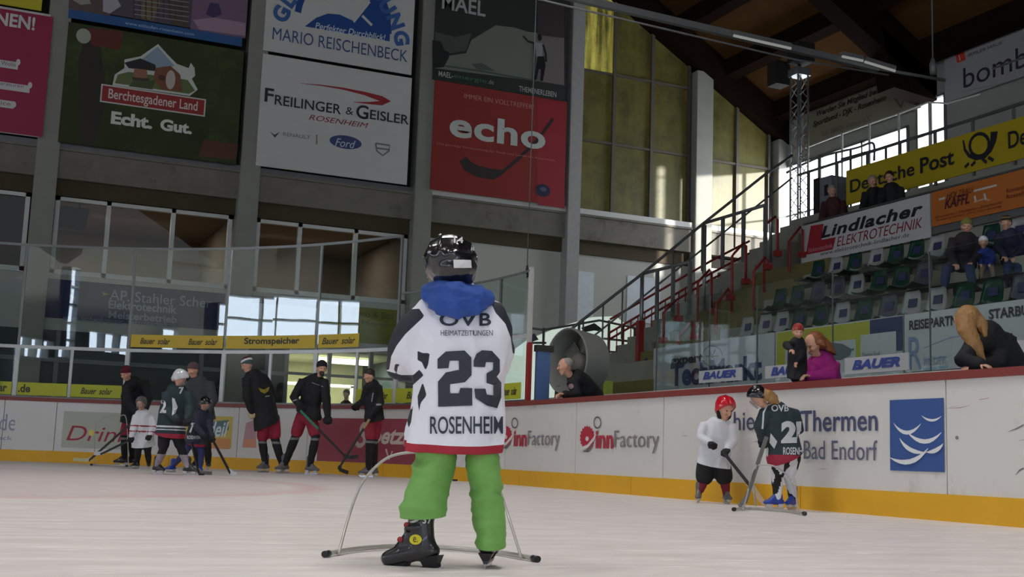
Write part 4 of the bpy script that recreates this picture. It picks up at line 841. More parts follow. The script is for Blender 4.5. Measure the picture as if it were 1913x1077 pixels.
# ---- back glass of the bench with its ledge and small signs
BX = 8.3
BGP = PlaneX(BX)
t = thing('bench_glass', 'frameless glass panes with pale ledge behind the players bench', 'glass screen', (BX, 8, 1.2))
zl = at(1480, 713, 'X', BX).z
ys = [at(x, 700, 'X', BX).y for x in (1226, 1325, 1414, 1556, 1739)] + [6.4, 5.0, 3.4]
ztg = at(1556, 505, 'X', BX).z
for a, b_ in zip(ys, ys[1:]): boxobj('glass_pane', (BX-.006, BX+.006, b_+.012, a-.012, zl, ztg), m_glass, t)
for y in ys[:-1]: boxobj('edge_strip', (BX-.008, BX+.008, y-.004, y+.004, zl, ztg), mat('dark_edge', (84, 92, 90), .4), t)
boxobj('ledge', (BX-.08, BX+.06, 3.4, at(1000, 760, 'X', BX).y, zl-.07, zl), m_white, t)
boxobj('wall_bench', (BX-.03, BX+.05, 3.4, at(1000, 760, 'X', BX).y, -.03, zl-.07), m_wallg)['kind'] = 'structure'
BS_ = PlaneX(BX-.03)
for i, (xl, yb, yt, xr, tx) in enumerate(((1307, 715.5, 693, 1387, (1315, 709, 695, 1377)), (1431, 707, 684, 1500, (1442, 702, 686, 1497)), (1580, 699, 669, 1699, (1594, 691, 673, 1684)), (1900, 668, 636, 2010, (1915, 662, 640, 1998)))):
    ua, za = BS_.inv(xl, yb); _, zb = BS_.inv(xl, yt)
    if i == 1: xr = 1520; tx = (1442, 702, 686, 1508)
    sign('small_sign', ['small white sign with blue slanted capitals behind the child in the red helmet', 'small white sign with blue slanted capitals, partly hidden by the woman in pink', 'small white sign with blue slanted capitals right of the woman in pink', 'small white sign at the right edge behind the woman in black'][i], 'sign', BS_, (xl, yb, yt, xr), m_pan, [('t', 'BAUER', tx, (60, 78, 150), {'italic': .28, 'bold': .05})], (), .012)
# blue end pad of the bench
bm = bmesh.new(); yy = 15.2
p0 = at(990, 655, 'Y', yy); p1 = at(1026, 655, 'Y', yy)
box(bm, 7.06, p1.x, yy-.04, yy+.04, 0, p0.z); o = bmobj('bench_end_panel', bm, mat('pale_blue_panel', (84, 112, 160), .5)); tag(o, 'pale blue end panel of the players bench beside the red post', 'panel')
box_ = bmesh.new(); box(box_, 7.04, p1.x+.05, yy-.05, yy+.05, p0.z, p0.z+.09); bmobj('top_bar', box_, mat('dark_olive', (52, 54, 46), .6), o)
# ---- big grey fan drum
DP_ = at(1058, 674, 'Y', 17.5); ax = Vector((.97, .2, -.02)).normalized()
rd = 63/FL*((DP_-CAM).dot(cf))
c0 = DP_-ax*.0
t = thing('fan_drum', 'large grey drum shaped ventilation fan standing behind the bench', 'fan', (c0.x+.2, c0.y+.1, 0))
def ringmesh(prof, n=40):
    bm = bmesh.new(); s_ = ax.cross(Vector((0, 0, 1))).normalized(); q_ = s_.cross(ax); R_ = []
    for d_, r_ in prof: R_.append([bm.verts.new(c0+ax*d_+s_*r_*cos(2*pi*k/n)+q_*r_*sin(2*pi*k/n)) for k in range(n)])
    for a_, b2 in zip(R_, R_[1:]):
        for k in range(n): bm.faces.new((a_[k], a_[(k+1) % n], b2[(k+1) % n], b2[k])).smooth = True
    return bm
m_drum = mat('grey_drum', (150, 150, 144), .6, var=.12, scale=3); m_drumin = mat('drum_inside', (132, 126, 118), .7, var=.3, scale=6)
bmobj('housing', ringmesh([(.5, rd*.9), (0.02, rd), (0, rd), (-.02, rd*.97), (.0, rd*.94), (.02, rd*.92), (.46, rd*.86), (.5, rd*.9)]), m_drum, t)
bmobj('back_plate', ringmesh([(.44, rd*.86), (.45, .01)]), m_drumin, t)
bmobj('motor_hub', ringmesh([(.44, .16), (.22, .16), (.18, .1), (.17, .01)]), m_drumin, t)
s_ = ax.cross(Vector((0, 0, 1))).normalized(); q_ = s_.cross(ax)
for k in range(5):
    a_ = 2*pi*k/5; rdir = s_*cos(a_)+q_*sin(a_); tdir = ax.cross(rdir); bm = bmesh.new()
    hexa(bm, [c0+ax*.28+rdir*.14-tdir*.05, c0+ax*.28+rdir*rd*.82-tdir*.14, c0+ax*.38+rdir*rd*.82+tdir*.14, c0+ax*.38+rdir*.14+tdir*.05] + [p+ax*.012 for p in (c0+ax*.28+rdir*.14-tdir*.05, c0+ax*.28+rdir*rd*.82-tdir*.14, c0+ax*.38+rdir*rd*.82+tdir*.14, c0+ax*.38+rdir*.14+tdir*.05)])
    bmobj('blade', bm, m_drumin, t)
bm = bmesh.new()
for d_ in (.1, .4):
    for sg in (-1, 1): bar(bm, c0+ax*d_+s_*sg*rd*.6-q_*rd*.7, Vector(((c0+ax*d_+s_*sg*rd*.9).x, (c0+ax*d_+s_*sg*rd*.9).y, -.02)), .06)
bmobj('support', bm, m_rail, t)
# ---- white cover with dark lattice rail, and small things by the tunnel
Yt = 24.0
P = [(985, 634), (1040, 612), (1105, 592), (1150, 590), (1186, 618), (1190, 745), (985, 745)]
TP = PlaneY(Yt); bm = bmesh.new(); f = [bm.verts.new(TP.map(TP.inv(*p)[0], max(0, TP.inv(*p)[1]) if p[1] < 740 else -.03)) for p in P]; g = [bm.verts.new(v.co+Vector((.5, 2.6, -.25))) for v in f]
bm.faces.new(f); bm.faces.new(g[::-1])
for i in range(7): bm.faces.new((f[i], g[i], g[(i+1) % 7], f[(i+1) % 7]))
o = bmobj('white_cover', bm, mat('white_tarpaulin', (222, 232, 222), .6, emit=(225, 240, 225), es=.6)); tag(o, 'bright white translucent tarpaulin tent behind the grey drum', 'tent')  # cloth given a glow of its own in place of light through it
deco('logo', TP, [('p', [(1085, 612), (1110, 603), (1122, 612), (1128, 620), (1110, 617), (1092, 620)], (70, 76, 74)), ('p', [(988, 628), (998, 622), (1006, 634), (988, 640)], (90, 94, 92))], o, .01)
bm = bmesh.new(); LPn = PlaneY(23.2)
def lp(x, y): return LPn.map(*LPn.inv(x, y))
for pts in ([(985, 612), (1016, 616), (1120, 598), (1186, 612)], [(1128, 632), (1186, 638)], [(1130, 656), (1186, 660)], [(1130, 682), (1186, 686)], [(985, 640), (1020, 640)]): pipe(bm, [lp(*p) for p in pts], .025)
for x, y in ((1016, 612), (1082, 603), (1138, 598), (1164, 605), (1186, 612)): p = lp(x, y); pipe(bm, [p, (p.x, p.y, 0)], .03)
o = bmobj('lattice_railing', bm, m_rail); tag(o, 'dark tube railing crossing in front of the white tent', 'railing')
o = boxobj('paper_sign', (at(1127, 720, 'Y', 19.5).x, at(1144, 720, 'Y', 19.5).x, 19.48, 19.5, -.03, at(1135, 711, 'Y', 19.5).z), mat('lime', (176, 196, 84), .6)); tag(o, 'small lime green board right of the grey drum', 'board')
# ---- truss tower with loudspeaker and spotlights
t = thing('truss_tower', 'bright aluminium lattice truss tower on the upper promenade', 'truss tower', (18, 22.2, 6.05))
tb = at(1493, 300, 'X', 18.0); tz1 = at(1491, 131, 'X', 18.0).z; w = .15
cx_, cy_ = 18.0, tb.y
for sx_ in (-1, 1):
    for sy in (-1, 1):
        bm = bmesh.new(); pipe(bm, [(cx_+sx_*w, cy_+sy*w, 6.05), (cx_+sx_*w, cy_+sy*w, tz1)], .025); bmobj('chord', bm, m_steel, t)
bm = bmesh.new(); z = 6.1; k = 0
while z < tz1-.3:
    for (p, q) in (((-w, -w), (w, -w)), ((w, -w), (w, w)), ((w, w), (-w, w)), ((-w, w), (-w, -w))):
        if k % 2: p, q = q, p
        pipe(bm, [(cx_+p[0], cy_+p[1], z), (cx_+q[0], cy_+q[1], z+.28)], .012, 6)
    z += .28; k += 1
bmobj('lattice', bm, m_steel, t)
boxobj('head_plate', (cx_-w-.05, cx_+w+.05, cy_-w-.05, cy_+w+.05, tz1-.18, tz1), m_steel, t)
bm = bmesh.new(); box(bm, cx_-.3, cx_+.2, cy_-.35, cy_+.1, tz1+.12, tz1+.6); box(bm, cx_-.5, cx_-.1, cy_+.25, cy_+.65, tz1-.35, tz1+.25); pipe(bm, [(cx_, cy_, tz1), (cx_, cy_, tz1+.2)], .04); pipe(bm, [(cx_, cy_, tz1-.1), (cx_-.3, cy_+.35, tz1-.1)], .03)
o = bmobj('floodlight', bm, m_dark); tag(o, 'black floodlight cluster on top of the truss tower', 'floodlight')
SPX = 17.3
a = at(1507, 350, 'X', SPX); b_ = at(1553, 306, 'X', SPX)
t = thing('loudspeaker', 'black and pale grey loudspeaker box beside the truss tower', 'loudspeaker', ((a.x), (a.y+b_.y)/2, 6.05))
boxobj('cabinet', (SPX, SPX+.5, b_.y, b_.y+.42, 6.05, 7.0), mat('pale_cabinet', (120, 124, 132), .5), t); boxobj('grille', (SPX-.02, SPX+.5, b_.y+.42, b_.y+.62, 6.05, 7.02), m_black, t)
boxobj('handle_plate', (SPX-.012, SPX, b_.y+.12, b_.y+.24, 6.55, 6.8), m_black, t)
# ---- hanging light boom
LB = PlaneY(15)
def lb(x, y): return LB.map(*LB.inv(x, y))
t = thing('light_boom', 'long grey suspended boom carrying fluorescent tubes below the roof', 'light boom', lb(1440, 75))
bm = bmesh.new(); A = lb(1090, 0); B = lb(1640, 128); B2 = lb(1765, 150)
A2 = A+(A-B)*.3
bar(bm, A2, B, .09, .1); pipe(bm, [B, B2], .03); pipe(bm, [A2+Vector((0, .0, -.14)), lb(1480, 110), lb(1660, 140)], .015, 6); bmobj('boom', bm, m_rail, t)
for i, (p, q) in enumerate((((1364, 62), (1470, 86)), ((1566, 101), (1604, 109)), ((1608, 111), (1664, 128)))):
    bm = bmesh.new(); P = lb(*p)-Vector((0, .08, .02)); Q = lb(*q)-Vector((0, .08, .02)); bar(bm, P, Q, .1, .06)
    bmobj('lamp_housing', bm, m_rail, t); bm = bmesh.new(); pipe(bm, [P-Vector((0, .02, .05)), Q-Vector((0, .02, .05))], .022); bmobj('tube', bm, emat('dim_tube', (190, 192, 188), .45), t)
bm = bmesh.new(); p = lb(1743, 140); pipe(bm, [p, (p.x, p.y, rz(p.x)-.1)], .012, 6); pipe(bm, [p, p+Vector((0, 0, .18)), p+Vector((0, 0, .3))], [.05, .06, .02], 10); p2 = A2; pipe(bm, [p2, (p2.x, p2.y, rz(p2.x)-.1)], .012, 6); bmobj('suspension_cable', bm, m_rail, t)
# ================================================================== FIGURES: tools
UPV = Vector((0, 0, 1)); CAMR = Vector((cos(YAW), -sin(YAW), 0)); CAMF = Vector((sin(YAW), cos(YAW), 0))
def V3(r_, f_, u_): return CAMR*r_+CAMF*f_+UPV*u_
def loft(bm, pts, rad, w=None, n=14, cap=True):
    pts = [Vector(p) for p in pts]; rad = [r if isinstance(r, (tuple, list)) else (r, r) for r in rad]
    w = Vector(w) if w is not None else CAMR; P = []; R_ = []
    t0 = (pts[1]-pts[0]).normalized(); t1 = (pts[-1]-pts[-2]).normalized()
    if cap:
        m = min(rad[0])
        for a in (80, 55, 28): P.append((pts[0]-t0*m*sin(radians(a)), rad[0][0]*cos(radians(a)), rad[0][1]*cos(radians(a)), t0))
    for i, p in enumerate(pts): P.append((p, rad[i][0], rad[i][1], (pts[min(i+1, len(pts)-1)]-pts[max(i-1, 0)]).normalized()))
    if cap:
        m = min(rad[-1])
        for a in (28, 55, 80): P.append((pts[-1]+t1*m*sin(radians(a)), rad[-1][0]*cos(radians(a)), rad[-1][1]*cos(radians(a)), t1))
    prev = None; rings = []
    for p, a, b_, t in P:
        ww = w-t*w.dot(t)
        if ww.length < .2: ww = (prev if prev is not None else CAMF)-t*((prev if prev is not None else CAMF).dot(t))
        ww.normalize(); prev = ww; q = t.cross(ww)
        rings.append([bm.verts.new(p+ww*a*cos(2*pi*k/n)+q*b_*sin(2*pi*k/n)) for k in range(n)])
    for a, b_ in zip(rings, rings[1:]):
        for k in range(n): bm.faces.new((a[k], a[(k+1) % n], b_[(k+1) % n], b_[k]))
    bm.faces.new(rings[0][::-1]); bm.faces.new(rings[-1])
def ball(bm, c, r, ax=None, n=14):
    """ellipsoid; r = (right, fwd, up) radii along axes ax=(right,fwd,up)"""
    if not isinstance(r, (tuple, list)): r = (r, r, r)
    ax = ax or (CAMR, CAMF, UPV); c = Vector(c); rows = []
    for i in range(1, 8):
        a = pi*i/8; rows.append([bm.verts.new(c+ax[0]*r[0]*sin(a)*cos(2*pi*k/n)+ax[1]*r[1]*sin(a)*sin(2*pi*k/n)+ax[2]*r[2]*cos(a)) for k in range(n)])
    t = bm.verts.new(c+ax[2]*r[2]); b_ = bm.verts.new(c-ax[2]*r[2])
    for k in range(n): bm.faces.new((t, rows[0][(k+1) % n], rows[0][k])); bm.faces.new((b_, rows[-1][k], rows[-1][(k+1) % n]))
    for A, B in zip(rows, rows[1:]):
        for k in range(n): bm.faces.new((A[k], A[(k+1) % n], B[(k+1) % n], B[k]))
def fuse(name, bm, vox, mats, parent, smooth=3, cuts=(), split=(), lcuts=(), paint=None, wrinkle=0, wsc=6, label=None, seed=0, wdir=None):
    """union every closed shape in bm into one continuous surface"""
    bmesh.ops.recalc_face_normals(bm, faces=bm.faces)
    me = bpy.data.meshes.new('tmp'); bm.to_mesh(me); bm.free(); o = bpy.data.objects.new('tmp', me); COL.objects.link(o)
    md = o.modifiers.new('r', 'REMESH'); md.mode = 'VOXEL'; md.voxel_size = vox; md.use_smooth_shade = True
    dg = bpy.context.evaluated_depsgraph_get(); m2 = bpy.data.meshes.new_from_object(o.evaluated_get(dg)); bpy.data.objects.remove(o); bpy.data.meshes.remove(me)
    bm = bmesh.new(); bm.from_mesh(m2); bpy.data.meshes.remove(m2)
    for _ in range(smooth): bmesh.ops.smooth_vert(bm, verts=bm.verts, factor=.5, use_axis_x=True, use_axis_y=True, use_axis_z=True)
    if wrinkle:
        bm.normal_update()
        for v in bm.verts:
            q = v.co*wsc+Vector((seed, 0, 0))
            if wdir: q = Vector((v.co.x*wdir[0], v.co.y*wdir[1], v.co.z*wdir[2]))+Vector((seed, 0, 0))
            d = noise.noise(q)+.5*noise.noise(q*2.1); d = 1-abs(d)*2.2
            v.co += v.normal*wrinkle*(d-.4)
    for c, n in cuts:
        g = bmesh.ops.bisect_plane(bm, geom=bm.verts[:]+bm.edges[:]+bm.faces[:], plane_co=c, plane_no=n, clear_outer=True)
        ed = [e for e in g['geom_cut'] if isinstance(e, bmesh.types.BMEdge)]
        if ed: bmesh.ops.holes_fill(bm, edges=ed, sides=0)
    for c, n, test in lcuts:
        vs_ = set(v for v in bm.verts if test(v.co)); fs_ = [f for f in bm.faces if all(v in vs_ for v in f.verts)]; es_ = [e for e in bm.edges if e.verts[0] in vs_ and e.verts[1] in vs_]
        g = bmesh.ops.bisect_plane(bm, geom=list(vs_)+es_+fs_, plane_co=c, plane_no=n, clear_outer=True); ed = [e for e in g['geom_cut'] if isinstance(e, bmesh.types.BMEdge)]
        if ed: bmesh.ops.holes_fill(bm, edges=ed, sides=0)
    for c, n in split: bmesh.ops.bisect_plane(bm, geom=bm.verts[:]+bm.edges[:]+bm.faces[:], plane_co=c, plane_no=n)
    if not isinstance(mats, (list, tuple)): mats = [mats]
    for f in bm.faces: f.smooth = True
    if paint:
        for f in bm.faces: f.material_index = paint(f.calc_center_median())
    me = bpy.data.meshes.new(name); bm.to_mesh(me); bm.free(); o = link(name, me, mats, parent)
    if label: o['label'] = label
    return o
m_skin = mat('skin', (208, 158, 132), .55, var=.06, scale=20); m_hairb = mat('blond_hair', (150, 112, 66), .6, var=.35, scale=40); m_hairr = mat('reddish_hair', (128, 74, 38), .6, var=.4, scale=40)
m_hairg = mat('grey_hair', (150, 142, 134), .7, var=.2); m_haird = mat('dark_hair', (44, 34, 28), .6, var=.3); m_eye = mat('eye', (30, 24, 22), .3); m_lip = mat('lip', (160, 88, 80), .5)
m_blk = mat('black_cloth', (20, 20, 24), .8, var=.2, scale=10); m_jw = mat('white_jersey', (214, 216, 222), .75, var=.03, scale=10); m_jg = mat('dark_green_jersey', (36, 52, 58), .75, var=.1); m_jn = mat('navy_jersey', (36, 40, 58), .75, var=.1)
m_sred = mat('red_shorts', (150, 28, 52), .7); m_mar = mat('maroon_knit', (84, 20, 34), .9); m_jean = mat('jeans', (44, 56, 92), .85); m_pink = mat('pink_fleece', (168, 36, 128), .85, var=.15)
m_boot = mat('black_boot', (30, 30, 34), .35, coat=.3); m_bootw = mat('grey_boot', (96, 94, 96), .4); m_bootb = mat('blue_boot', (34, 60, 150), .35); m_blade = mat('blade_steel', (190, 192, 196), .25, .9); m_bladeh = mat('blade_holder', (200, 200, 200), .4)
m_helk = mat('black_helmet', (20, 20, 24), .22, coat=.6); m_helr = mat('red_helmet', (196, 22, 40), .25, coat=.6); m_helw = mat('white_helmet', (190, 192, 196), .3, coat=.4)
def floorp(x, dep, z=0):
    p = atd(x, 880, dep); return Vector((p.x, p.y, z))
def head_parts(bm, c, look, s, up=UPV, tilt=0, face=True):
    look = look.normalized(); side = look.cross(up).normalized(); up2 = side.cross(look).normalized(); ax = (side, look, up2); c = Vector(c)
    ball(bm, c+up2*.015*s, (.076*s, .094*s, .10*s), ax); loft(bm, [c-up2*.02*s+look*.015*s, c-up2*.085*s+look*.045*s], [(.066*s, .07*s), (.036*s, .034*s)], side)
    if face:
        loft(bm, [c+look*.088*s+up2*.01*s, c+look*.106*s-up2*.028*s], [.009*s, .014*s], side); ball(bm, c+look*.078*s+up2*.03*s, (.055*s, .018*s, .012*s), ax)
        ball(bm, c+look*.083*s-up2*.062*s, (.026*s, .012*s, .010*s), ax)
        for sg in (-1, 1): ball(bm, c+side*sg*.076*s-up2*.005*s, (.012*s, .02*s, .032*s), ax); ball(bm, c+side*sg*.035*s+look*.068*s-up2*.02*s, .026*s, ax)
    return ax
def hand_parts(bm, w, d, nrm, s, curl=.6, fat=1.0):
    """wrist w, direction d, palm normal nrm (fingers curl towards it)"""
    d = d.normalized(); side = d.cross(nrm).normalized(); nrm = side.cross(d).normalized()
    loft(bm, [w-d*.01*s, w+d*.045*s, w+d*.085*s], [(.024*s*fat, .018*s*fat), (.038*s*fat, .017*s*fat), (.040*s*fat, .015*s*fat)], side)
    for i, (o_, l) in enumerate(((-.030, .065), (-.010, .078), (.011, .073), (.031, .058))):
        p = w+d*.085*s+side*o_*s*1.02*(1+.15*(fat-1)); a = 0; pts = [p-d*.012*s]; q = p
        for k, f in enumerate((.45, .32, .26)):
            a += curl*(.9 if k else .7); q = q+(d*cos(a)+nrm*sin(a))*l*s*f; pts.append(q.copy())
        loft(bm, pts, [.0095*s*fat, .0092*s*fat, .0085*s*fat, .0075*s*fat], side, 8)
    p = w+d*.03*s-side*.03*s; loft(bm, [p, p+(d*.5-side*.7+nrm*.35)*.04*s, p+(d*.85-side*.55+nrm*.75)*.062*s], [.014*s*fat, .012*s*fat, .009*s*fat], side, 8)
def skate(root, an, toe, s, m=None, blade=True, bootlab=None, tilt=None):
    """an = ankle joint, toe = unit direction on the ice; sole .07 below ankle, blade to the ice"""
    m = m or m_boot; toe = toe.normalized(); up = UPV if tilt is None else tilt.normalized(); side = toe.cross(up).normalized(); bm = bmesh.new(); z = -.075*s
    loft(bm, [an+up*.13*s, an+up*.05*s-toe*.005*s, an+up*z*.4-toe*.01*s], [(.052*s, .058*s), (.047*s, .055*s), (.046*s, .06*s)], side)
    loft(bm, [an+up*(z+.028*s)-toe*.055*s, an+up*(z+.035*s)+toe*.03*s, an+up*(z+.028*s)+toe*.115*s, an+up*(z+.02*s)+toe*.165*s], [(.04*s, .034*s), (.044*s, .042*s), (.048*s, .034*s), (.038*s, .024*s)], side)
    loft(bm, [an+up*.03*s+toe*.03*s, an+up*(z+.05*s)+toe*.10*s], [(.036*s, .03*s), (.036*s, .024*s)], side)
    o = fuse('skate' if blade else 'shoe', bm, .012*max(s, .7), m, root, 2)
    if blade:
        bm = bmesh.new()
        def P(a, b_, c): return an+toe*a*s+side*b_*s+up*(z+c*s)
        for a0, a1 in ((-.07, .0), (.075, .15)): hexa(bm, [P(a0+.01, -.012, -.035), P(a0+.01, .012, -.035), P(a1-.01, .012, -.035), P(a1-.01, -.012, -.035), P(a0, -.028, .008), P(a0, .028, .008), P(a1, .028, .008), P(a1, -.028, .008)])
        bmobj('blade_holder', bm, m_bladeh, o); bm = bmesh.new()
        hexa(bm, [P(-.08, -.002, -.062), P(-.08, .002, -.062), P(.14, .002, -.062), P(.14, -.002, -.062), P(-.09, -.002, -.03), P(-.09, .002, -.03), P(.17, .002, -.03), P(.17, -.002, -.03)]); bmobj('blade', bm, m_blade, o)
    return o
SKZ = .137     # ankle height over the ice on skates, times size
def ridges(bm, c, R_, ax, lat, s, a0=-70, a1=60, rr_=.010):
    """low ribs lying on a helmet dome: lateral offsets as fractions of its half width"""
    for l in lat:
        pts = []
        for k in range(9):
            a = radians(a0+(a1-a0)*k/8); q = sqrt(max(0, 1-l*l)); pts.append(c+ax[0]*R_[0]*l*1.0+ax[1]*R_[1]*q*sin(a)+ax[2]*R_[2]*q*cos(a))
        loft(bm, pts, [rr_*s]*9, ax[0], 8)
def helmet(root, c, look, s, m, cage=False, up=UPV, vox=.012):
    look = look.normalized(); side = look.cross(up).normalized(); up2 = side.cross(look).normalized(); ax = (side, look, up2); bm = bmesh.new(); c = Vector(c)
    R_ = (.108*s, .128*s, .112*s); dc = c+up2*.03*s; ball(bm, dc, R_, ax, 18); loft(bm, [c+up2*.0*s-look*.055*s, c-up2*.05*s-look*.055*s], [(.088*s, .06*s), (.078*s, .05*s)], side)
    for sg in (-1, 1): loft(bm, [c+side*sg*.085*s+up2*.02*s, c+side*sg*.085*s-up2*.05*s], [(.018*s, .05*s), (.016*s, .038*s)], side)
    ridges(bm, dc, R_, ax, (-.45, .45, 0), s)
    o = fuse('helmet', bm, vox*max(s, .6), m, root, 2, cuts=[(c+look*.06*s+up2*.045*s, (look*1.0-up2*.75).normalized())])
    if cage:
        bm = bmesh.new()
        for k in range(5):
            z = .03-.028*k; pts = [c+up2*z*s+side*sin(a)*.082*s+look*(cos(a)*.125)*s for a in [radians(-70+14*j) for j in range(11)]]; pipe(bm, pts, .0028*s, 6)
        for a in (-50, -25, 0, 25, 50): pts = [c+up2*z*s+side*sin(radians(a))*.082*s+look*cos(radians(a))*.125*s for z in (.04, -.03, -.085)]; pipe(bm, pts, .0028*s, 6)
        bmobj('face_cage', bm, m_steel, o)
    return o
def beanie(root, c, look, s, mats, bob=False, paint=None, up=UPV):
    look = look.normalized(); side = look.cross(up).normalized(); up2 = side.cross(look).normalized(); ax = (side, look, up2); bm = bmesh.new(); c = Vector(c)
    ball(bm, c+up2*.05*s-look*.008*s, (.090*s, .108*s, .092*s), ax, 16); ball(bm, c+up2*.0*s-look*.03*s, (.084*s, .078*s, .08*s), ax, 16)
    if bob: ball(bm, c+up2*.155*s, .035*s)
    return fuse('beanie', bm, .014*s, mats, root, 1, cuts=[(c+up2*.012*s, (-up2*1.0+look*.42).normalized())], paint=(lambda p: paint((p-c).dot(up2)/s)) if paint else None)
def person(label, cat, dep, J, s=1.0, look=None, top=None, pants=None, mats=None, shoes='skate', bootm=None, gloves=None, hat=None, hem=None, sleeve=1.0, group=None, toes=None, face=True, eyes=False, curl=.7,
           paint=None, shortz=None, legm=None, vox=.02, torso=(.165, .115), hs=None, up=UPV, wr=.004, body_extra=None, kind='person', ground=0, stand=True, sr=1.0):
    """J: pixel joints (x, y, depth offset). H head, N neck base, P pelvis, SL/SR shoulders, EL/ER elbows, WL/WR wrists, KL/KR knees, AL/AR ankles (x only counts when standing on the ice)"""
    hs = hs or s; look = look or V3(0, -1, 0); j = {k: atd(v[0], v[1], dep+(v[2] if len(v) > 2 else 0)) for k, v in J.items()}
    for k in ('AL', 'AR'):
        if stand and not (len(J[k]) > 3): q = floorp(J[k][0], dep+(J[k][2] if len(J[k]) > 2 else 0)); j[k] = Vector((q.x, q.y, ground+(SKZ if shoes == 'skate' else .085)*s))
    base = (j['AL']+j['AR'])/2; t = thing(kind, label, cat, (base.x, base.y, ground), group); t_ = t
    W_ = (j['SR']-j['SL']); W_ = W_.normalized(); hipw = torso[0]*.52*s; hl, hr = j['P']-W_*hipw, j['P']+W_*hipw
    if 'HL' in j: hl, hr = j['HL'], j['HR']
    midc = j['N'].lerp(j['P'], .35)
    shm = (j['SL']+j['SR'])/2
    def limbs(bm, k, legs=True, arms=True, tor=True, ext=0, stop=1.0):
        if tor: loft(bm, [shm.lerp(j['N'], .3)-UPV*.02*s, midc, j['N'].lerp(j['P'], .7), j['P']-UPV*.02*s], [((torso[0]*.86*s+ext), torso[1]*.8*s+ext), (torso[0]*s+ext, torso[1]*s+ext), (torso[0]*.88*s+ext, torso[1]*.95*s+ext), (torso[0]*.95*s+ext, torso[1]*s+ext)], W_, 18)
        if arms:
            for a, b_, c in (('SL', 'EL', 'WL'), ('SR', 'ER', 'WR')): loft(bm, [j[a], j[b_], j[c]], [.054*s*k+ext, .044*s*k+ext, .028*s*k+ext], CAMR)
        if legs:
            for a, b_, c in ((hl, 'KL', 'AL'), (hr, 'KR', 'AR')): loft(bm, [a, a.lerp(j[b_], .5), j[b_], j[b_].lerp(j[c], .35), j[c]], [.082*s*k+ext, .075*s*k+ext, .056*s*k+ext, .055*s*k+ext, .036*s*k+ext], CAMR)
    bm = bmesh.new(); limbs(bm, .85 if True else 1, ext=-.01*s); loft(bm, [j['N']-UPV*.03*s, j['H']-UPV*.05*hs], [.05*hs, .048*hs], CAMR); ax = head_parts(bm, j['H'], look, hs, up, face=face)
    for a, b_ in (('EL', 'WL'), ('ER', 'WR')):
        d = (j[b_]-j[a]).normalized()
        if not gloves: nn = Vector(J.get('nrm', (0, 0, -1))); hand_parts(bm, j[b_], d, nn if abs(nn.normalized().dot(d)) < .9 else CAMF, s, curl)
    fuse('body', bm, min(vox, .0095*max(hs, .8)) if face else vox, m_skin, t, 1)
    if eyes:
        for sg in (-1, 1): bm = bmesh.new(); ball(bm, j['H']+ax[1]*.0885*hs+ax[0]*sg*.030*hs+ax[2]*.012*hs, .0075*hs, ax, 10); bmobj('eye', bm, m_eye, t, smooth=True)
        bm = bmesh.new(); ball(bm, j['H']+ax[1]*.094*hs-ax[2]*.06*hs, (.02*hs, .006*hs, .006*hs), ax, 10); bmobj('lips', bm, m_lip, t, smooth=True)
    if pants:
        bm = bmesh.new(); limbs(bm, 1.08, arms=False, tor=False, ext=.012*s); loft(bm, [j['N'].lerp(j['P'], .8), j['P']-UPV*.03*s], [(torso[0]*.9*s, torso[1]*s), (torso[0]*1.0*s, torso[1]*1.05*s)], W_)
        fuse('trousers', bm, vox, pants, t, 2, paint=legm(j, s) if legm else None, wrinkle=wr, wsc=9)
    if shortz:   # padded shorts over the thighs
        bm = bmesh.new()
        for a, k in ((hl, 'KL'), (hr, 'KR')): loft(bm, [a, a.lerp(j[k], .45), a.lerp(j[k], .8)], [.10*s*sr, .105*s*sr, .10*s*sr], CAMR)
        loft(bm, [j['N'].lerp(j['P'], .85), j['P']-UPV*.02*s], [(torso[0]*1.05*s, torso[1]*1.15*s)]*2, W_); fuse('shorts', bm, vox, shortz, t, 2)
    if top:
        bm = bmesh.new(); e = .022*s*sleeve; hemp = j['P'] if hem is None else atd(hem[0], hem[1], dep)
        loft(bm, [shm.lerp(j['N'], .55)-UPV*.01*s, midc, j['N'].lerp(j['P'], .75), hemp-UPV*.05*s], [((torso[0]*.8*s+e), torso[1]*.8*s+e), (torso[0]*s+e*1.3, torso[1]*s+e*1.3), (torso[0]*.98*s+e*1.6, torso[1]*s+e*1.6), (torso[0]*1.06*s+e*2.0, torso[1]*1.05*s+e*2.0)], W_, 18)
        for a, b_, c in (('SL', 'EL', 'WL'), ('SR', 'ER', 'WR')): loft(bm, [shm.lerp(j[a], .5), j[a], j[b_], j[c]], [.07*s+e, .058*s+e, .05*s+e, .036*s+e*.7], CAMR)
        loft(bm, [j['N']-UPV*.03*s, j['N']+UPV*.015*s], [.07*s, .062*s], W_)
        fuse('jersey' if shoes == 'skate' else 'jacket', bm, vox*.8, top, t, 2, cuts=[(hemp, (j['P']-j['N']).normalized())], paint=paint(j, s) if paint else None, wrinkle=wr*1.5, wsc=7)
    if gloves:
        for a, b_ in (('EL', 'WL'), ('ER', 'WR')):
            d = (j[b_]-j[a]).normalized(); bm = bmesh.new(); nn = Vector((0, 0, -1)); hand_parts(bm, j[b_], d, nn if abs(d.z) < .9 else CAMF, s*1.1, 1.0, 1.7); loft(bm, [j[b_]-d*.10*s, j[b_]+d*.02*s], [.055*s, .042*s], CAMR); fuse('glove', bm, .012*s, gloves, t, 1)
    toes = toes or (V3(-.3, -1, 0), V3(.3, -1, 0))
    for a, td in zip(('AL', 'AR'), toes): skate(t, j[a], td, s, bootm, shoes == 'skate')
    if hat: hat(t, j['H'], look, hs)
    return t, j
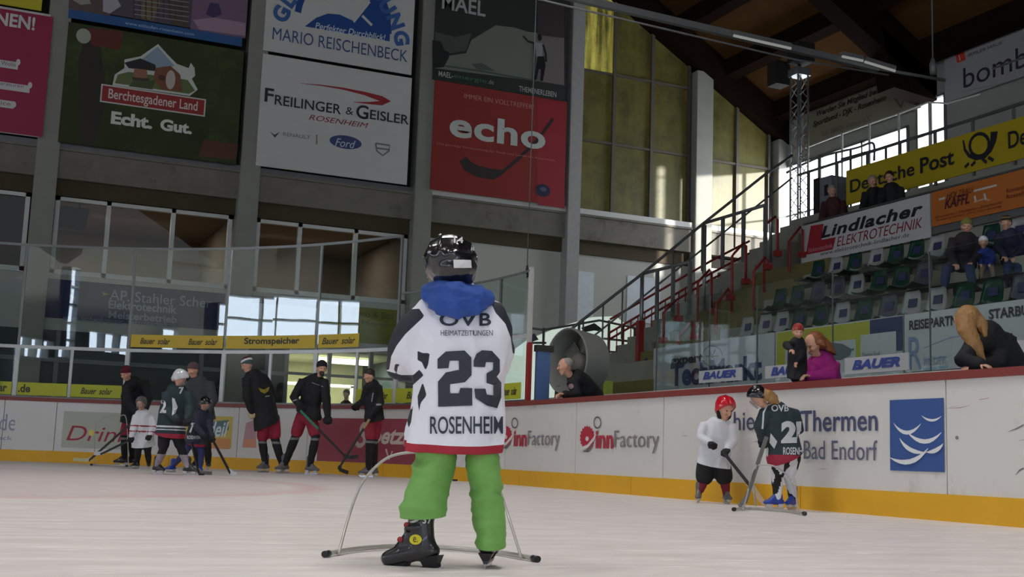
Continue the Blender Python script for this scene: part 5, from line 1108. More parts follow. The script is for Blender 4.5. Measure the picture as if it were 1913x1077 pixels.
def stick(label, pts, dep, bend, m1, m2, grip=None, rad=.013, bw=.055):
    """hockey stick through pixel points (x,y,depth): butt, heel, blade tip"""
    t = thing('hockey_stick', label, 'hockey stick', tuple(atd(pts[1][0], pts[1][1], dep+pts[1][2]))[:2]+(0,)); A, H_, T = [atd(x, y, dep+d) for x, y, d in pts]
    if bend: H_.z = .02; T.z = .02
    bm = bmesh.new(); bar(bm, A, H_, .022, .03); bmobj('shaft', bm, m1, t)
    bm = bmesh.new(); d = (T-H_).normalized(); n = 5
    s_ = spline([H_-(H_-A).normalized()*.06, H_+d*.03+UPV*.01, H_.lerp(T, .6), T], 3)
    for p, q in zip(s_, s_[1:]): bar(bm, p, q+(q-p)*.1, .012, bw)
    bmobj('blade', bm, m2, t)
    if grip: bm = bmesh.new(); bar(bm, A, A.lerp(H_, grip[1]), .027, .035); bmobj('grip_tape', bm, grip[0], t)
    return t
def surfdeco(name, target, items, look, parent, off=.004, cell=.03, label=None, dep=None):
    if name == 'lettering' and len(items) > 1:
        for it in items: surfdeco(name, target, [it], look, parent, off, cell, label, dep)
        return
    """print seen from the camera pressed onto a curved garment: each outline is cut fine and dropped on the cloth along the view direction"""
    me = target.data; bv = BVHTree.FromPolygons([v.co for v in me.vertices], [tuple(p.vertices) for p in me.polygons])
    class S:
        def inv(s, x, y): v = ray(x, y)*(dep/FL)+CAM; return (v-CAM-cf*dep).dot(cr), (v-CAM-cf*dep).dot(cu)
    bm = bmesh.new(); cols = []; lay = bm.verts.layers.float.new('o')
    for i, it in enumerate(items):
        V, Fs, c = item(S(), it)
        if c not in cols: cols.append(c)
        vv = []
        for x, y in V: v = bm.verts.new((x, y, 0)); v[lay] = i*.0012; vv.append(v)
        for f in Fs:
            try: bm.faces.new([vv[q] for q in f]).material_index = cols.index(c)
            except ValueError: pass
    bmesh.ops.triangulate(bm, faces=bm.faces[:], ngon_method='EAR_CLIP')
    for axn in (0, 1):
        lo = min(v.co[axn] for v in bm.verts); hi = max(v.co[axn] for v in bm.verts); x = lo+cell/2
        while x < hi:
            nn = [0, 0, 0]; nn[axn] = 1; cc = [0, 0, 0]; cc[axn] = x; bmesh.ops.bisect_plane(bm, geom=bm.verts[:]+bm.edges[:]+bm.faces[:], plane_co=cc, plane_no=nn); x += cell
    bad = []
    for v in bm.verts:
        w = CAM+cf*dep+cr*v.co.x+cu*v.co.y; d = (w-CAM).normalized(); h, n_, _, _ = bv.ray_cast(CAM+d*(dep-1.2), d, 3)
        if h is None: bad.append(v); continue
        if n_.dot(d) > 0: n_ = -n_
        v.co = h+n_*(off+v[lay])
    bmesh.ops.delete(bm, geom=bad, context='VERTS')
    m_ = bpy.data.meshes.new(name); bm.to_mesh(m_); bm.free(); o = link(name, m_, [ink(c) for c in cols], parent)
    if label: o['label'] = label
    return o

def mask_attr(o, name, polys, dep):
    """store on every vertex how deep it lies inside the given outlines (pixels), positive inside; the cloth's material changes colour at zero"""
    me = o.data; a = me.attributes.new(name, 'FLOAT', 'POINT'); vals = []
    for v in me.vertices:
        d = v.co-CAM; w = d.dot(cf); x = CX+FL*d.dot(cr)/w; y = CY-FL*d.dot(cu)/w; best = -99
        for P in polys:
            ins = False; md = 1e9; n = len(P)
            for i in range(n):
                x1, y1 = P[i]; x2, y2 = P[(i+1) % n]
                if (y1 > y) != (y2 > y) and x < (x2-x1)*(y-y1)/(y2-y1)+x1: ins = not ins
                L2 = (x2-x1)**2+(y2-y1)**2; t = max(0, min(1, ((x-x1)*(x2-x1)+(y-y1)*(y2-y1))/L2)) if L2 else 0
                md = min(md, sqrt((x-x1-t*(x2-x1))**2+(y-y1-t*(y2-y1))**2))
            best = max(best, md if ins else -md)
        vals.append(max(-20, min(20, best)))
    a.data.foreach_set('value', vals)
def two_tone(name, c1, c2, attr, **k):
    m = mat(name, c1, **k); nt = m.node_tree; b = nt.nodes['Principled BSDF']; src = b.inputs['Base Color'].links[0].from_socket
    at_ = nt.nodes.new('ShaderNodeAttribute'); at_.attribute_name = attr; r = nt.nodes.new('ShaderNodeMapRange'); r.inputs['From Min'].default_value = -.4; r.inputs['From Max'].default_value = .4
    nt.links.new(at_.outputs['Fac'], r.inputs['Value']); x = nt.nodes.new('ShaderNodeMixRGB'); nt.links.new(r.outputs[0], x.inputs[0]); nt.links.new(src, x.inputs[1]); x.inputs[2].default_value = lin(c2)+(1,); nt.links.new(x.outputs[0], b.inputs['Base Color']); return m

def hairline(H_, look, s, k=.8, f=.062, h=.05):
    look = look.normalized(); side = look.cross(UPV).normalized(); up2 = side.cross(look).normalized(); return (H_+look*f*s+up2*h*s, (look-up2*k).normalized())
# ================================================================== THE CHILD IN FRONT
dep0 = (at(917, 1062, 'Z', 0)-CAM).dot(cf)+.02
def K(x, y, d=0): return atd(x, y, dep0+d)
px = dep0/FL
lookc = V3(.05, 1, 0)
kid = thing('person', 'child from behind in white jersey number 23, blue hood, green trousers', 'person', tuple(K(850, 1040).xy)+(0,))
BKD = CAMR; 
bm = bmesh.new()
head_parts(bm, K(845, 494, .05), lookc, .76); loft(bm, [K(850, 520, .06), K(852, 585, .05)], [.045, .05], CAMR)
loft(bm, [K(852, 590, .06), K(855, 680, .06), K(850, 770, .06), K(850, 800, .06)], [(.10, .07), (.12, .08), (.11, .08), (.10, .07)], CAMR)
loft(bm, [K(800, 605, .05), K(758, 668, .10), K(790, 700, .30)], [.035, .03, .026], CAMR); loft(bm, [K(908, 605, .06), K(925, 670, .12), K(900, 700, .32)], [.035, .03, .026], CAMR)
hand_parts(bm, K(790, 705, .30), V3(.5, .7, 0), V3(0, 0, -1), .7, .8); hand_parts(bm, K(900, 700, .32), V3(-.5, .7, 0), V3(0, 0, -1), .7, .8)
loft(bm, [K(815, 840, .05), K(800, 910, .02), K(785, 990, -.02)], [.05, .04, .024], CAMR); loft(bm, [K(900, 840, .05), K(910, 930, .03), K(915, 1005, 0)], [.045, .036, .028], CAMR)
fuse('body', bm, .009, m_skin, kid, 1)
# ear and cheek side: hair at the neck
bm = bmesh.new(); loft(bm, [K(850, 512, .03), K(852, 530, .03)], [(.06, .05), (.05, .04)], CAMR); fuse('hair', bm, .01, m_hairb, kid, 1)
# jersey
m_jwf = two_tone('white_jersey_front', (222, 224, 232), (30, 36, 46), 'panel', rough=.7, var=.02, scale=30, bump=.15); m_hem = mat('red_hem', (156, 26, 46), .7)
bm = bmesh.new()
loft(bm, [K(854, 562, .05), K(855, 592, .05), K(856, 625, .05), K(858, 680, .06), K(858, 720, .06), K(856, 770, .06), K(850, 812, .06), K(850, 850, .06)],
     [(.085, .07), (.135, .09), (.163, .105), (.170, .115), (.150, .115), (.157, .12), (.165, .13), (.167, .13)], CAMR, 24)
loft(bm, [K(800, 590, .05), K(780, 615, .05), K(757, 655, .08), K(752, 682, .13), K(775, 692, .28)], [.06, .066, .062, .055, .04], CAMR, 16)
loft(bm, [K(915, 590, .06), K(926, 620, .06), K(932, 655, .10), K(925, 688, .18), K(895, 695, .3)], [.055, .055, .05, .05, .04], CAMR, 16)
loft(bm, [K(785, 800, .05), K(781, 850, .03)], [(.035, .08), (.045, .1)], CAMR)
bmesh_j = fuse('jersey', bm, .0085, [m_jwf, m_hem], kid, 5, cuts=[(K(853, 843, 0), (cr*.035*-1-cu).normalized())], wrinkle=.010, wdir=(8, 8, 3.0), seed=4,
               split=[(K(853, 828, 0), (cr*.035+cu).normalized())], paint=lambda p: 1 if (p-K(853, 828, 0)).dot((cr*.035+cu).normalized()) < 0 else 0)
GY_ = (38, 46, 58)
surfdeco('jersey_number', bmesh_j, [('p', [(818, 688), (818, 672), (834, 656), (868, 654), (882, 668), (882, 700), (868, 713), (858, 719), (843, 719), (841, 734), (857, 734), (858, 723), (882, 724), (882, 757), (819, 759), (818, 718), (832, 694+9), (846, 692), (858, 687), (857, 674), (841, 674), (838, 687)][:1]+[(818, 670), (833, 656), (868, 654), (881, 667), (881, 700), (868, 713), (841, 717), (841, 734), (857, 734), (859, 724), (882, 724), (882, 757), (819, 759), (819, 712), (833, 695), (857, 690), (857, 673), (840, 673), (838, 687)], GY_),
     ('p', [(885, 673), (890, 660), (899, 654), (918, 655), (932, 671), (932, 694), (926, 702), (934, 713), (934, 742), (927, 762), (909, 757), (888, 743), (886, 725), (906, 725), (908, 736), (921, 738), (921, 718), (908, 714), (908, 696), (920, 690), (920, 676), (907, 676), (905, 685), (885, 684)], GY_)], None, bmesh_j, .004, .03, 'dark number 23', dep0)
surfdeco('lettering', bmesh_j, [('t', 'ROSENHEIM', (804, 810, 777, 938), GY_, {'bold': .012}), ('t', 'OVB', (822, 609, 585, 917), GY_, {'bold': .02, 'spacing': 1.15}), ('t', 'HEIMATZEITUNGEN', (824, 627, 617, 920), (70, 74, 84))], None, bmesh_j, .004, .03, None, dep0)
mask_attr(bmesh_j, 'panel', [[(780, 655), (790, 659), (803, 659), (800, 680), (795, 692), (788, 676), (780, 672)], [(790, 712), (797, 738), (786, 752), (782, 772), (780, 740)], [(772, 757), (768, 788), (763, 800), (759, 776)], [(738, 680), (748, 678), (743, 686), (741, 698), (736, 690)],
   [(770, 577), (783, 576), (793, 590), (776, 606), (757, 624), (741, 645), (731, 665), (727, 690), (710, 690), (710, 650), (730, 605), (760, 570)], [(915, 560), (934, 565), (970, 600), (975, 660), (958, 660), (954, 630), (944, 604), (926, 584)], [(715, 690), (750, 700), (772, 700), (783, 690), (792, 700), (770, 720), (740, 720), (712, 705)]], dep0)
# blue hood: gathered collar hanging at the back
m_hood = mat('blue_hood', (38, 74, 150), .8, var=.3, scale=14, bump=.3)
bm = bmesh.new()
loft(bm, [K(803, 553, .08), K(803, 547, .0), K(828, 543, -.04), K(855, 545, -.06), K(882, 550, -.04), K(905, 556, .0), K(908, 562, .08)], [(.030, .026), (.034, .032), (.033, .045), (.033, .05), (.033, .045), (.030, .035), (.026, .026)], UPV)
loft(bm, [K(815, 560, -.01), K(832, 567, -.05), K(858, 570, -.07), K(885, 567, -.05), K(900, 564, .0)], [(.036, .035), (.044, .045), (.044, .05), (.038, .04), (.03, .03)], UPV)
loft(bm, [K(812, 548, .12), K(806, 540, .04), K(828, 533, -.01), K(856, 534, -.02), K(890, 541, .02), K(897, 548, .12)], [.022, .022, .022, .022, .022, .022], UPV)
fuse('hood', bm, .008, m_hood, kid, 2, wrinkle=.007, wdir=(13, 13, 30), seed=2)
# helmet
hc = K(842, 484, .05)
bm = bmesh.new()
ball(bm, K(841, 487, .05), (.089, .110, .090), None, 22); loft(bm, [K(850, 500, .0), K(852, 512, .01)], [(.076, .07), (.068, .055)], CAMR)
loft(bm, [K(800, 480, .05), K(804, 508, .05)], [(.018, .05), (.016, .04)], CAMR); loft(bm, [K(885, 480, .05), K(884, 505, .05)], [(.014, .05), (.012, .04)], CAMR)
ridges(bm, K(841, 487, .05), (.089, .108, .085), (CAMR, CAMF, UPV), (-.72, -.3, .3, .72), .8, -80, 60, .009)
loft(bm, [K(806, 478, -.02), K(846, 474, -.06), K(886, 478, -.02)], [(.014, .01)]*3, UPV, 8)
loft(bm, [K(812, 505, -.02), K(852, 510, -.055), K(884, 506, -.02)], [(.014, .01)]*3, UPV, 8)
hel = fuse('helmet', bm, .0065, m_helk, kid, 2)
surfdeco('sticker', hel, [('p', [(847, 485), (879, 486), (880, 500), (848, 500)], (205, 206, 208)), ('t', '14', (848, 455, 444, 864), (200, 200, 204), {'bold': .03}), ('p', [(880, 461), (888, 465), (889, 473), (882, 470)], (170, 170, 174)), ('e', (823, 440, 2.5, 2), (190, 190, 190)), ('e', (868, 440, 2.5, 2), (190, 190, 190)), ('e', (805, 472, 3, 2), (150, 150, 156))], None, hel, .003, .015, 'white sticker and small white marks', dep0)
bm = bmesh.new()
for k in range(4): pts = [K(842, 478+k*12, .05)+CAMR*sin(a)*.082+CAMF*(.03+cos(a)*.115) for a in [radians(-75+15*q) for q in range(11)]]; pipe(bm, pts, .003, 6)
bmobj('face_cage', bm, m_steel, hel)
# trousers, one quilted pair
m_gr = mat('green_trousers', (112, 166, 82), .7, var=.08, scale=12, bump=.25)
bm = bmesh.new()
loft(bm, [K(850, 765, .06), K(850, 785, .06)], [(.13, .10), (.13, .10)], CAMR)
loft(bm, [K(818, 815, .05), K(812, 868, .04), K(803, 892, .02), K(800, 915, 0), K(793, 938, -.02), K(789, 955, -.03), K(788, 975, -.03)], [(.066, .085), (.070, .085), (.070, .08), (.068, .075), (.075, .076), (.077, .076), (.072, .07)], CAMR, 20)
loft(bm, [K(896, 812, .06), K(901, 850, .05), K(903, 875, .04), K(907, 905, .04), K(911, 950, .04), K(915, 985, .03), K(916, 1012, .03), K(917, 1028, .03)], [(.045, .07), (.055, .08), (.055, .08), (.056, .078), (.054, .078), (.051, .08), (.050, .08), (.046, .076)], CAMR, 20)
def creased(o):
    pass
fuse('trousers', bm, .0085, m_gr, kid, 3, lcuts=[(K(788, 963, -.03), (-cu+cr*.03).normalized(), lambda v: (v-K(850, 900)).dot(cr) < 0 and (v-K(850, 900)).dot(cu) < 0), (K(915, 1019, .03), -cu, lambda v: (v-K(850, 900)).dot(cr) > 0 and (v-K(850, 900)).dot(cu) < -.1)], wrinkle=.0075, wdir=(5, 5, 19), seed=9)
# skates: left one trailing on its inner edge, right one seen from the heel
def front_skate(an, fwd, up, s, sh, shup=None):
    shup = shup or up; fwd = fwd.normalized(); side = fwd.cross(up).normalized(); up = side.cross(fwd).normalized()
    def P(a, b_, c): return an+fwd*a*s+side*b_*s+up*c*s
    bm = bmesh.new(); loft(bm, [an+shup*sh*s, an+shup*sh*.55*s, P(-.01, 0, 0), P(-.02, 0, -.05)], [(.058*s, .062*s), (.052*s, .058*s), (.048*s, .06*s), (.046*s, .058*s)], side, 18)
    loft(bm, [P(-.055, 0, -.055), P(.03, 0, -.045), P(.11, 0, -.05), P(.15, 0, -.052)], [(.04*s, .032*s), (.046*s, .042*s), (.052*s, .042*s), (.048*s, .036*s)], side, 18)
    loft(bm, [P(.035, 0, .02), P(.10, 0, -.03)], [(.04*s, .034*s), (.04*s, .028*s)], side)
    for z in (.05,): loft(bm, [P(-.03, .052, z), P(.03, .055, z+.004), P(.058, .0, z+.006), P(.03, -.055, z+.004), P(-.03, -.052, z)], [(.012*s, .008*s)]*5, up, 8)
    o = fuse('skate', bm, .006, m_boot, kid, 2)
    bm = bmesh.new()
    hexa(bm, [P(-.075, -.014, -.115), P(-.075, .014, -.115), P(-.005, .010, -.115), P(-.005, -.010, -.115), P(-.09, -.034, -.078), P(-.09, .034, -.078), P(.0, .034, -.078), P(.0, -.034, -.078)])
    hexa(bm, [P(.075, -.012, -.115), P(.075, .012, -.115), P(.15, .010, -.115), P(.15, -.010, -.115), P(.065, -.036, -.082), P(.065, .036, -.082), P(.175, .03, -.085), P(.175, -.03, -.085)])
    hexa(bm, [P(-.08, -.008, -.128), P(-.08, .008, -.128), P(.155, .008, -.128), P(.155, -.008, -.128), P(-.078, -.014, -.112), P(-.078, .014, -.112), P(.152, .013, -.112), P(.152, -.013, -.112)]); bmobj('blade_holder', bm, m_black, o)
    bm = bmesh.new(); hexa(bm, [P(-.085, -.002, -.15), P(-.085, .002, -.15), P(.145, .002, -.15), P(.145, -.002, -.15), P(-.095, -.002, -.125), P(-.095, .002, -.125), P(.172, .002, -.125), P(.172, -.002, -.125)]); bmobj('blade', bm, m_blade, o)
    for z, a in ((.07, .03), (.015, .07)):
        for sg in (-1,):
            bm = bmesh.new(); c = P(a, sg*.04, z); ball(bm, c, (.014*s, .006*s, .012*s), (fwd, side, up), 10); bmobj('buckle', bm, m_red, o)
    return o
an = K(771, 1002, -.03); fw = V3(-.62, .10, -.30); upv = V3(-.15, .25, 1).normalized()
fs_ = front_skate(K(783, 1008, -.02), V3(-.82, .30, -.20), V3(.1, .0, 1).normalized(), .76, .13, V3(.06, 0, 1).normalized())
surfdeco('sticker', fs_, [('e', (777, 1007, 11, 9.5), (214, 206, 40)), ('t', 'e.', (773, 1012, 1002, 781), (60, 60, 30)), ('t', '37', (789, 977, 963, 805), (200, 200, 204), {'bold': .02}), ('p', [(768, 974), (775, 971), (788, 964), (780, 974), (771, 977)], (190, 190, 194)), ('p', [(735, 1053), (756, 1053), (757, 1055), (735, 1055)], (190, 190, 190))], None, fs_, .003, .02, 'yellow round sticker and white size mark', dep0)
an = K(915, 1014, .02); an.z = .148*.80; q = floorp(917, dep0+.06); an = Vector((q.x, q.y, (.150*.70)))
front_skate(an, V3(.12, 1, 0), UPV, .70, .04)
# ---- skating aid in front of the child
def walker(label, base, hoop, mid, dep, tip=True, r=.0085):
    t = thing('skating_aid', label, 'skating aid', tuple(atd(base[len(base)//2][0], 880, dep).xy)+(0,))
    B = []
    for x, y, d in base: p = atd(x, y, dep+d); p.z = r*1.35+.001; B.append(p)
    bm = bmesh.new(); pipe(bm, spline(B, 8), r, 12); bmobj('base_tube', bm, m_tube, t)
    bm = bmesh.new(); Hh = [atd(x, y, dep+d) for x, y, d in hoop]; Hh[0].z = r; Hh[-1].z = r; pipe(bm, spline(Hh, 8), r*.62, 12); bmobj('hoop', bm, m_tube, t)
    if mid: bm = bmesh.new(); pipe(bm, [atd(x, y, dep+d) for x, y, d in mid], r*.8, 10); bmobj('center_strut', bm, m_tube, t)
    for e, f in ((B[0], B[1]), (B[-1], B[-2])):
        bm = bmesh.new(); d = (e-f).normalized(); pipe(bm, [e-d*.01, e+d*.028], r*1.35, 12); bmobj('end_cap', bm, m_black, t)
    return t
m_tube = mat('white_enamel_tube', (176, 174, 168), .3, .3)
def bd(x, y): p = at(x, y, 'Z', .015); return (x, y, (p-CAM).dot(cf)-dep0)
b1 = [bd(x, y) for x, y in ((612, 1032), (660, 1024), (730, 1018.5), (806, 1019), (880, 1025), (940, 1031), (998, 1041))]
dl = bd(632, 1030)[2]; dr = bd(975, 1038)[2]
walker('white tube skating frame standing on the ice in front of the child', b1, [(633, 1030, dl), (650, 970, .50), (672, 910, .55), (700, 873, .55), (735, 850, .55), (790, 843, .55), (860, 843, .6), (905, 866, .6), (932, 912, .6), (950, 965, .55), (974, 1037, dr)], [(808, 1018, bd(808, 1018)[2]), (806, 985, .7), (806, 880, .62), (806, 846, .58)], dep0)
# ================================================================== SKATERS AND SPECTATORS
GR_ = (36, 52, 58)
# --- child in the red helmet
s = .62
def sock(j, s):
    return lambda p: 0
h_red = lambda t, c, l, hs: helmet(t, c, l, hs, m_helr, False)
t, j = person('child in red helmet, white jersey and black shorts holding a stick beside the boards', 'person', 11.75,
    {'H': (1354, 763, -.02), 'N': (1345, 790), 'P': (1333, 858, .02), 'SL': (1315, 793, .02), 'SR': (1366, 795, .0), 'EL': (1309, 817, -.05), 'WL': (1326, 826, -.16), 'ER': (1369, 825, -.06), 'WR': (1359, 838, -.16), 'KL': (1315, 897, -.02), 'KR': (1354, 897, -.02), 'AL': (1306, 925), 'AR': (1357, 925)},
    .66, V3(.38, -.85, -.42), m_jw, mat('dark_red_socks', (120, 24, 44), .8), bootm=m_bootw, gloves=m_blk, hat=h_red, hem=(1333, 868), shortz=m_blk, toes=(V3(-.3, -1, 0), V3(.2, -1, 0)), eyes=True, hs=.92, vox=.013, torso=(.19, .13), sleeve=1.3, sr=1.35)
bm = bmesh.new(); lk = V3(.38, -.85, -.42).normalized(); sd = lk.cross(UPV).normalized(); u2_ = sd.cross(lk)
loft(bm, [j['H']+sd*.075-u2_*.02, j['H']+sd*.06-u2_*.075+lk*.02, j['H']-u2_*.11+lk*.045, j['H']-sd*.06-u2_*.075+lk*.02, j['H']-sd*.075-u2_*.02], [.018, .022, .028, .022, .018]); fuse('chin_strap', bm, .01, m_blk, t, 1)
stick('short stick with pale wooden blade held by the child in the red helmet', [(1350, 842, -.22), (1404, 910, -.35), (1432, 946, -.45)], 11.75, False, m_black, mat('pale_wood', (190, 164, 128), .6), None, bw=.05)
# --- girl in the dark green jersey
def girl_pads(j, s):
    return lambda p: (0 if noise.noise(Vector((p.x*14, p.y*14, p.z*9))) > .05 else 1)
def stripes_g(j, s):
    return lambda p: 1 if (p-(atd(1465, 851, 10.6))).dot(UPV) < .008 else 0
h_blk = lambda t, c, l, hs: helmet(t, c, l, hs, m_helk, True)
t, j = person('girl with blond ponytail in dark green jersey and blue skates', 'person', 10.6,
    {'H': (1417, 740, -.05), 'N': (1440, 762), 'P': (1470, 850, .05), 'SL': (1430, 772, -.05), 'SR': (1483, 775, .02), 'EL': (1420, 796, -.06), 'WL': (1424, 816, -.02), 'ER': (1490, 800, .10), 'WR': (1462, 815, .22), 'KL': (1452, 890, 0), 'KR': (1474, 890, .05), 'AL': (1453, 925, .0), 'AR': (1482, 925, .12)},
    .72, V3(-.6, .25, -.75), [m_jg, m_sred], [m_blk, m_jw], bootm=m_bootb, gloves=m_blk, hat=h_blk, hem=(1468, 854), legm=girl_pads, paint=stripes_g, toes=(V3(-1, -.25, 0), V3(-.5, -.6, 0)), hs=.72, vox=.013, torso=(.165, .13), sleeve=1.5)
jer = [c for c in t.children if c.name.startswith('jersey')][0]
surfdeco('jersey_number', jer, [('t', '2', (1459, 827, 786, 1488), (200, 204, 206), {'bold': .06}), ('t', '1', (1487, 822, 786, 1496), (200, 204, 206), {'bold': .04})], None, jer, .005, .03, 'white number', 10.6)
surfdeco('lettering', jer, [('t', 'ROSENHEIM', (1463, 849, 835, 1512), (200, 204, 206), {'bold': .02}), ('t', 'OVB', (1441, 768, 756, 1473), (200, 204, 206), {'bold': .02})], None, jer, .005, .03, None, 10.6)
surfdeco('side_markings', jer, [('p', [(1440, 808), (1452, 824), (1447, 838), (1438, 826)], (200, 204, 206)), ('p', [(1433, 826), (1437, 838), (1436, 853), (1431, 850)], (200, 204, 206)), ('s', [(1424, 800), (1427, 770), (1434, 757), (1450, 752), (1470, 750)], 3, (200, 204, 206)), ('s', [(1475, 754), (1487, 764)], 4, (200, 204, 206))], None, jer, .005, .03, 'white diamond and piping', 10.6)
bm = bmesh.new(); loft(bm, [atd(1426, 733, 10.55), atd(1436, 738, 10.5), atd(1446, 746, 10.5), atd(1452, 752, 10.5)], [(.04, .05), (.055, .05), (.045, .04), (.02, .02)], UPV); fuse('ponytail', bm, .01, m_hairb, t, 1, wrinkle=.006, wsc=25)
def gd(x, y, z=.015): p = at(x, y, 'Z', z); return (x, y, (p-CAM).dot(cf)-10.6)
walker('pale tube skating frame held by the girl in the dark green jersey', [gd(1372, 951), gd(1400, 949), gd(1440, 952), gd(1475, 955), gd(1502, 959)], [(1388, 946, gd(1388, 951)[2]), (1398, 915, -.4), (1406, 880, -.4), (1418, 868, -.38), (1450, 872, -.4), (1480, 900, -.42), (1492, 955, gd(1492, 957)[2])], [(1412, 943, .1), (1407, 900, -.3), (1412, 868, -.4)], 10.6, r=.012)
bm = bmesh.new(); t = None; o_ = None
bm.free()
stick('second thin stick leaning from the girl\'s hands down to the ice', [(1432, 815, -.35), (1392, 938, -.40), (1380, 945, -.4)], 10.6, False, m_rail, m_rail, None, bw=.035)
# --- skaters by the far boards
def redshorts(z0_, z1_): pass
def legp(j, s): return lambda p: 1 if abs(p.z-(j['KL'].z-.03)) < .018 and True else 0
m_kband = mat('grey_knee_band', (120, 120, 122), .8)
def man_hat(m, **k): return lambda t, c, l, hs: beanie(t, c, l, hs, m, **k)
m_hg = mat('green_grey_knit', (70, 84, 78), .9); 
t, j = person('skater in black hoodie with yellow emblem and striped bobble hat, back to the camera', 'person', 19.3,
    {'H': (462, 681, -.02), 'N': (470, 697), 'P': (503, 782, .05), 'SL': (461, 708, -.1), 'SR': (492, 704, .1), 'EL': (462, 743, -.16), 'WL': (470, 768, -.12), 'ER': (512, 742, .2), 'WR': (500, 770, .25), 'KL': (490, 822, .0), 'KR': (514, 820, .05), 'AL': (495, 860), 'AR': (526, 860)},
    .98, V3(-.85, .4, -.4), m_blk, [m_blk, m_kband], legm=legp, shortz=m_sred, gloves=mat('pale_leather_glove', (190, 176, 130), .7), bootm=m_bootw, hat=man_hat([m_mar, m_jw, m_hg], bob=False, paint=lambda z: 0 if z > .085 else (1 if z > .05 else 2)), hem=(500, 795), toes=(V3(-.5, -.7, 0), V3(.1, -1, 0)), sleeve=1.2, vox=.018)
jer = [c for c in t.children if c.name.startswith('jersey')][0]
surfdeco('emblem', jer, [('p', [(483, 724), (492, 727), (503, 722), (501, 730), (494, 735), (486, 731)], (150, 130, 40)), ('s', [(495, 740), (503, 739)], 2, (150, 150, 150))], None, jer, .006, .06, 'yellow emblem', 19.3)
t, j = person('bearded skater in black tracksuit holding a stick with green shaft', 'person', 19.0,
    {'H': (601, 688, -.1), 'N': (595, 706), 'P': (572, 775, .08), 'SL': (566, 712, .12), 'SR': (605, 712, -.12), 'EL': (549, 742, -.05), 'WL': (560, 757, -.22), 'ER': (610, 750, -.2), 'WR': (612, 776, -.28), 'KL': (552, 815, .1), 'KR': (590, 815, -.1), 'AL': (531, 854, .15), 'AR': (578, 862, -.1)},
    .98, V3(.35, -.9, -.15), m_blk, [m_blk, m_kband], legm=legp, shortz=m_sred, gloves=m_blk, bootm=m_bootw, hat=man_hat(m_blk), hem=(578, 775), toes=(V3(-.7, -.7, 0), V3(.9, -.45, 0)), sleeve=1.1, eyes=True, vox=.018)
bm = bmesh.new(); loft(bm, [j['H']+V3(.012, -.045, -.072), j['H']+V3(.025, -.058, -.10)], [.044, .03]); fuse('beard', bm, .01, m_haird, t, 1)
jer = [c for c in t.children if c.name.startswith('jersey')][0]
surfdeco('reflective_stripe', jer, [('s', [(583, 714), (595, 718), (604, 722)], 1.6, (130, 130, 134)), ('s', [(545, 749), (553, 747), (561, 744)], 2.5, (140, 140, 144))], None, jer, .006, .05, 'pale piping', 19.0)
stick('long stick with green upper shaft and dark blade held across by the bearded skater', [(557, 762, -.3), (648, 855, -.6), (668, 852, -.7)], 19.0, False, m_black, m_black, (mat('green_shaft', (40, 110, 86), .4), .42))
t, j = person('shorter skater in black jacket and red shorts resting a glove on the boards', 'person', 18.6,
    {'H': (690, 702, -.05), 'N': (695, 716), 'P': (699, 780, .05), 'SL': (686, 722, -.12), 'SR': (706, 722, .12), 'EL': (680, 748, -.05), 'WL': (665, 758, .5), 'ER': (711, 752, -.05), 'WR': (695, 770, -.2), 'KL': (691, 822, -.05), 'KR': (699, 822, .08), 'AL': (688, 863), 'AR': (699, 862, .15)},
    .86, V3(-.75, -.6, -.1), m_blk, [m_blk, m_kband], legm=legp, shortz=m_sred, gloves=m_blk, bootm=m_bootw, hat=man_hat(m_haird), hem=(700, 784), toes=(V3(-1, -.25, 0), V3(-.8, -.4, 0)), sleeve=1.0, vox=.017)
jer = [c for c in t.children if c.name.startswith('jersey')][0]
surfdeco('reflective_stripe', jer, [('s', [(697, 733), (694, 750)], 2, (140, 140, 144)), ('s', [(703, 756), (712, 755)], 3, (150, 150, 152))], None, jer, .006, .05, 'pale piping', 18.6)
stick('stick with pale grip leaning down to the ice in the short skater\'s hand', [(693, 778, -.25), (632, 876, -.3), (650, 882, -.5)], 18.6, False, m_black, m_black, (mat('tan_tape', (150, 124, 84), .7), .22))
t, j = person('coach in black with dark red beanie bending forward at the left of the group', 'person', 20.2,
    {'H': (236, 697, -.15), 'N': (245, 710), 'P': (250, 780, .12), 'SL': (237, 722, -.15), 'SR': (270, 714, .1), 'EL': (240, 752, -.3), 'WL': (258, 772, -.38), 'ER': (277, 745, -.1), 'WR': (266, 775, -.32), 'KL': (233, 815, -.12), 'KR': (247, 815, .1), 'AL': (231, 855), 'AR': (246, 853, .2)},
    .98, V3(-.35, -.8, -.5), m_blk, [m_blk, m_kband], legm=legp, shortz=m_sred, gloves=m_blk, bootm=m_boot, hat=man_hat(m_mar), hem=(250, 783), toes=(V3(-1, -.2, 0), V3(-1, -.1, 0)), sleeve=1.3, eyes=True, vox=.018)
stick('dark stick reaching far left with a pale taped blade', [(262, 775, -.4), (166, 860, -.3), (137, 857, -.35)], 20.2, False, m_black, mat('pale_tape', (190, 188, 150), .7), None)
stick('second dark stick of the group lying lower across the left skater\'s shins', [(262, 812, -.6), (188, 848, -.5), (176, 846, -.5)], 19.6, False, m_black, m_helw, None)
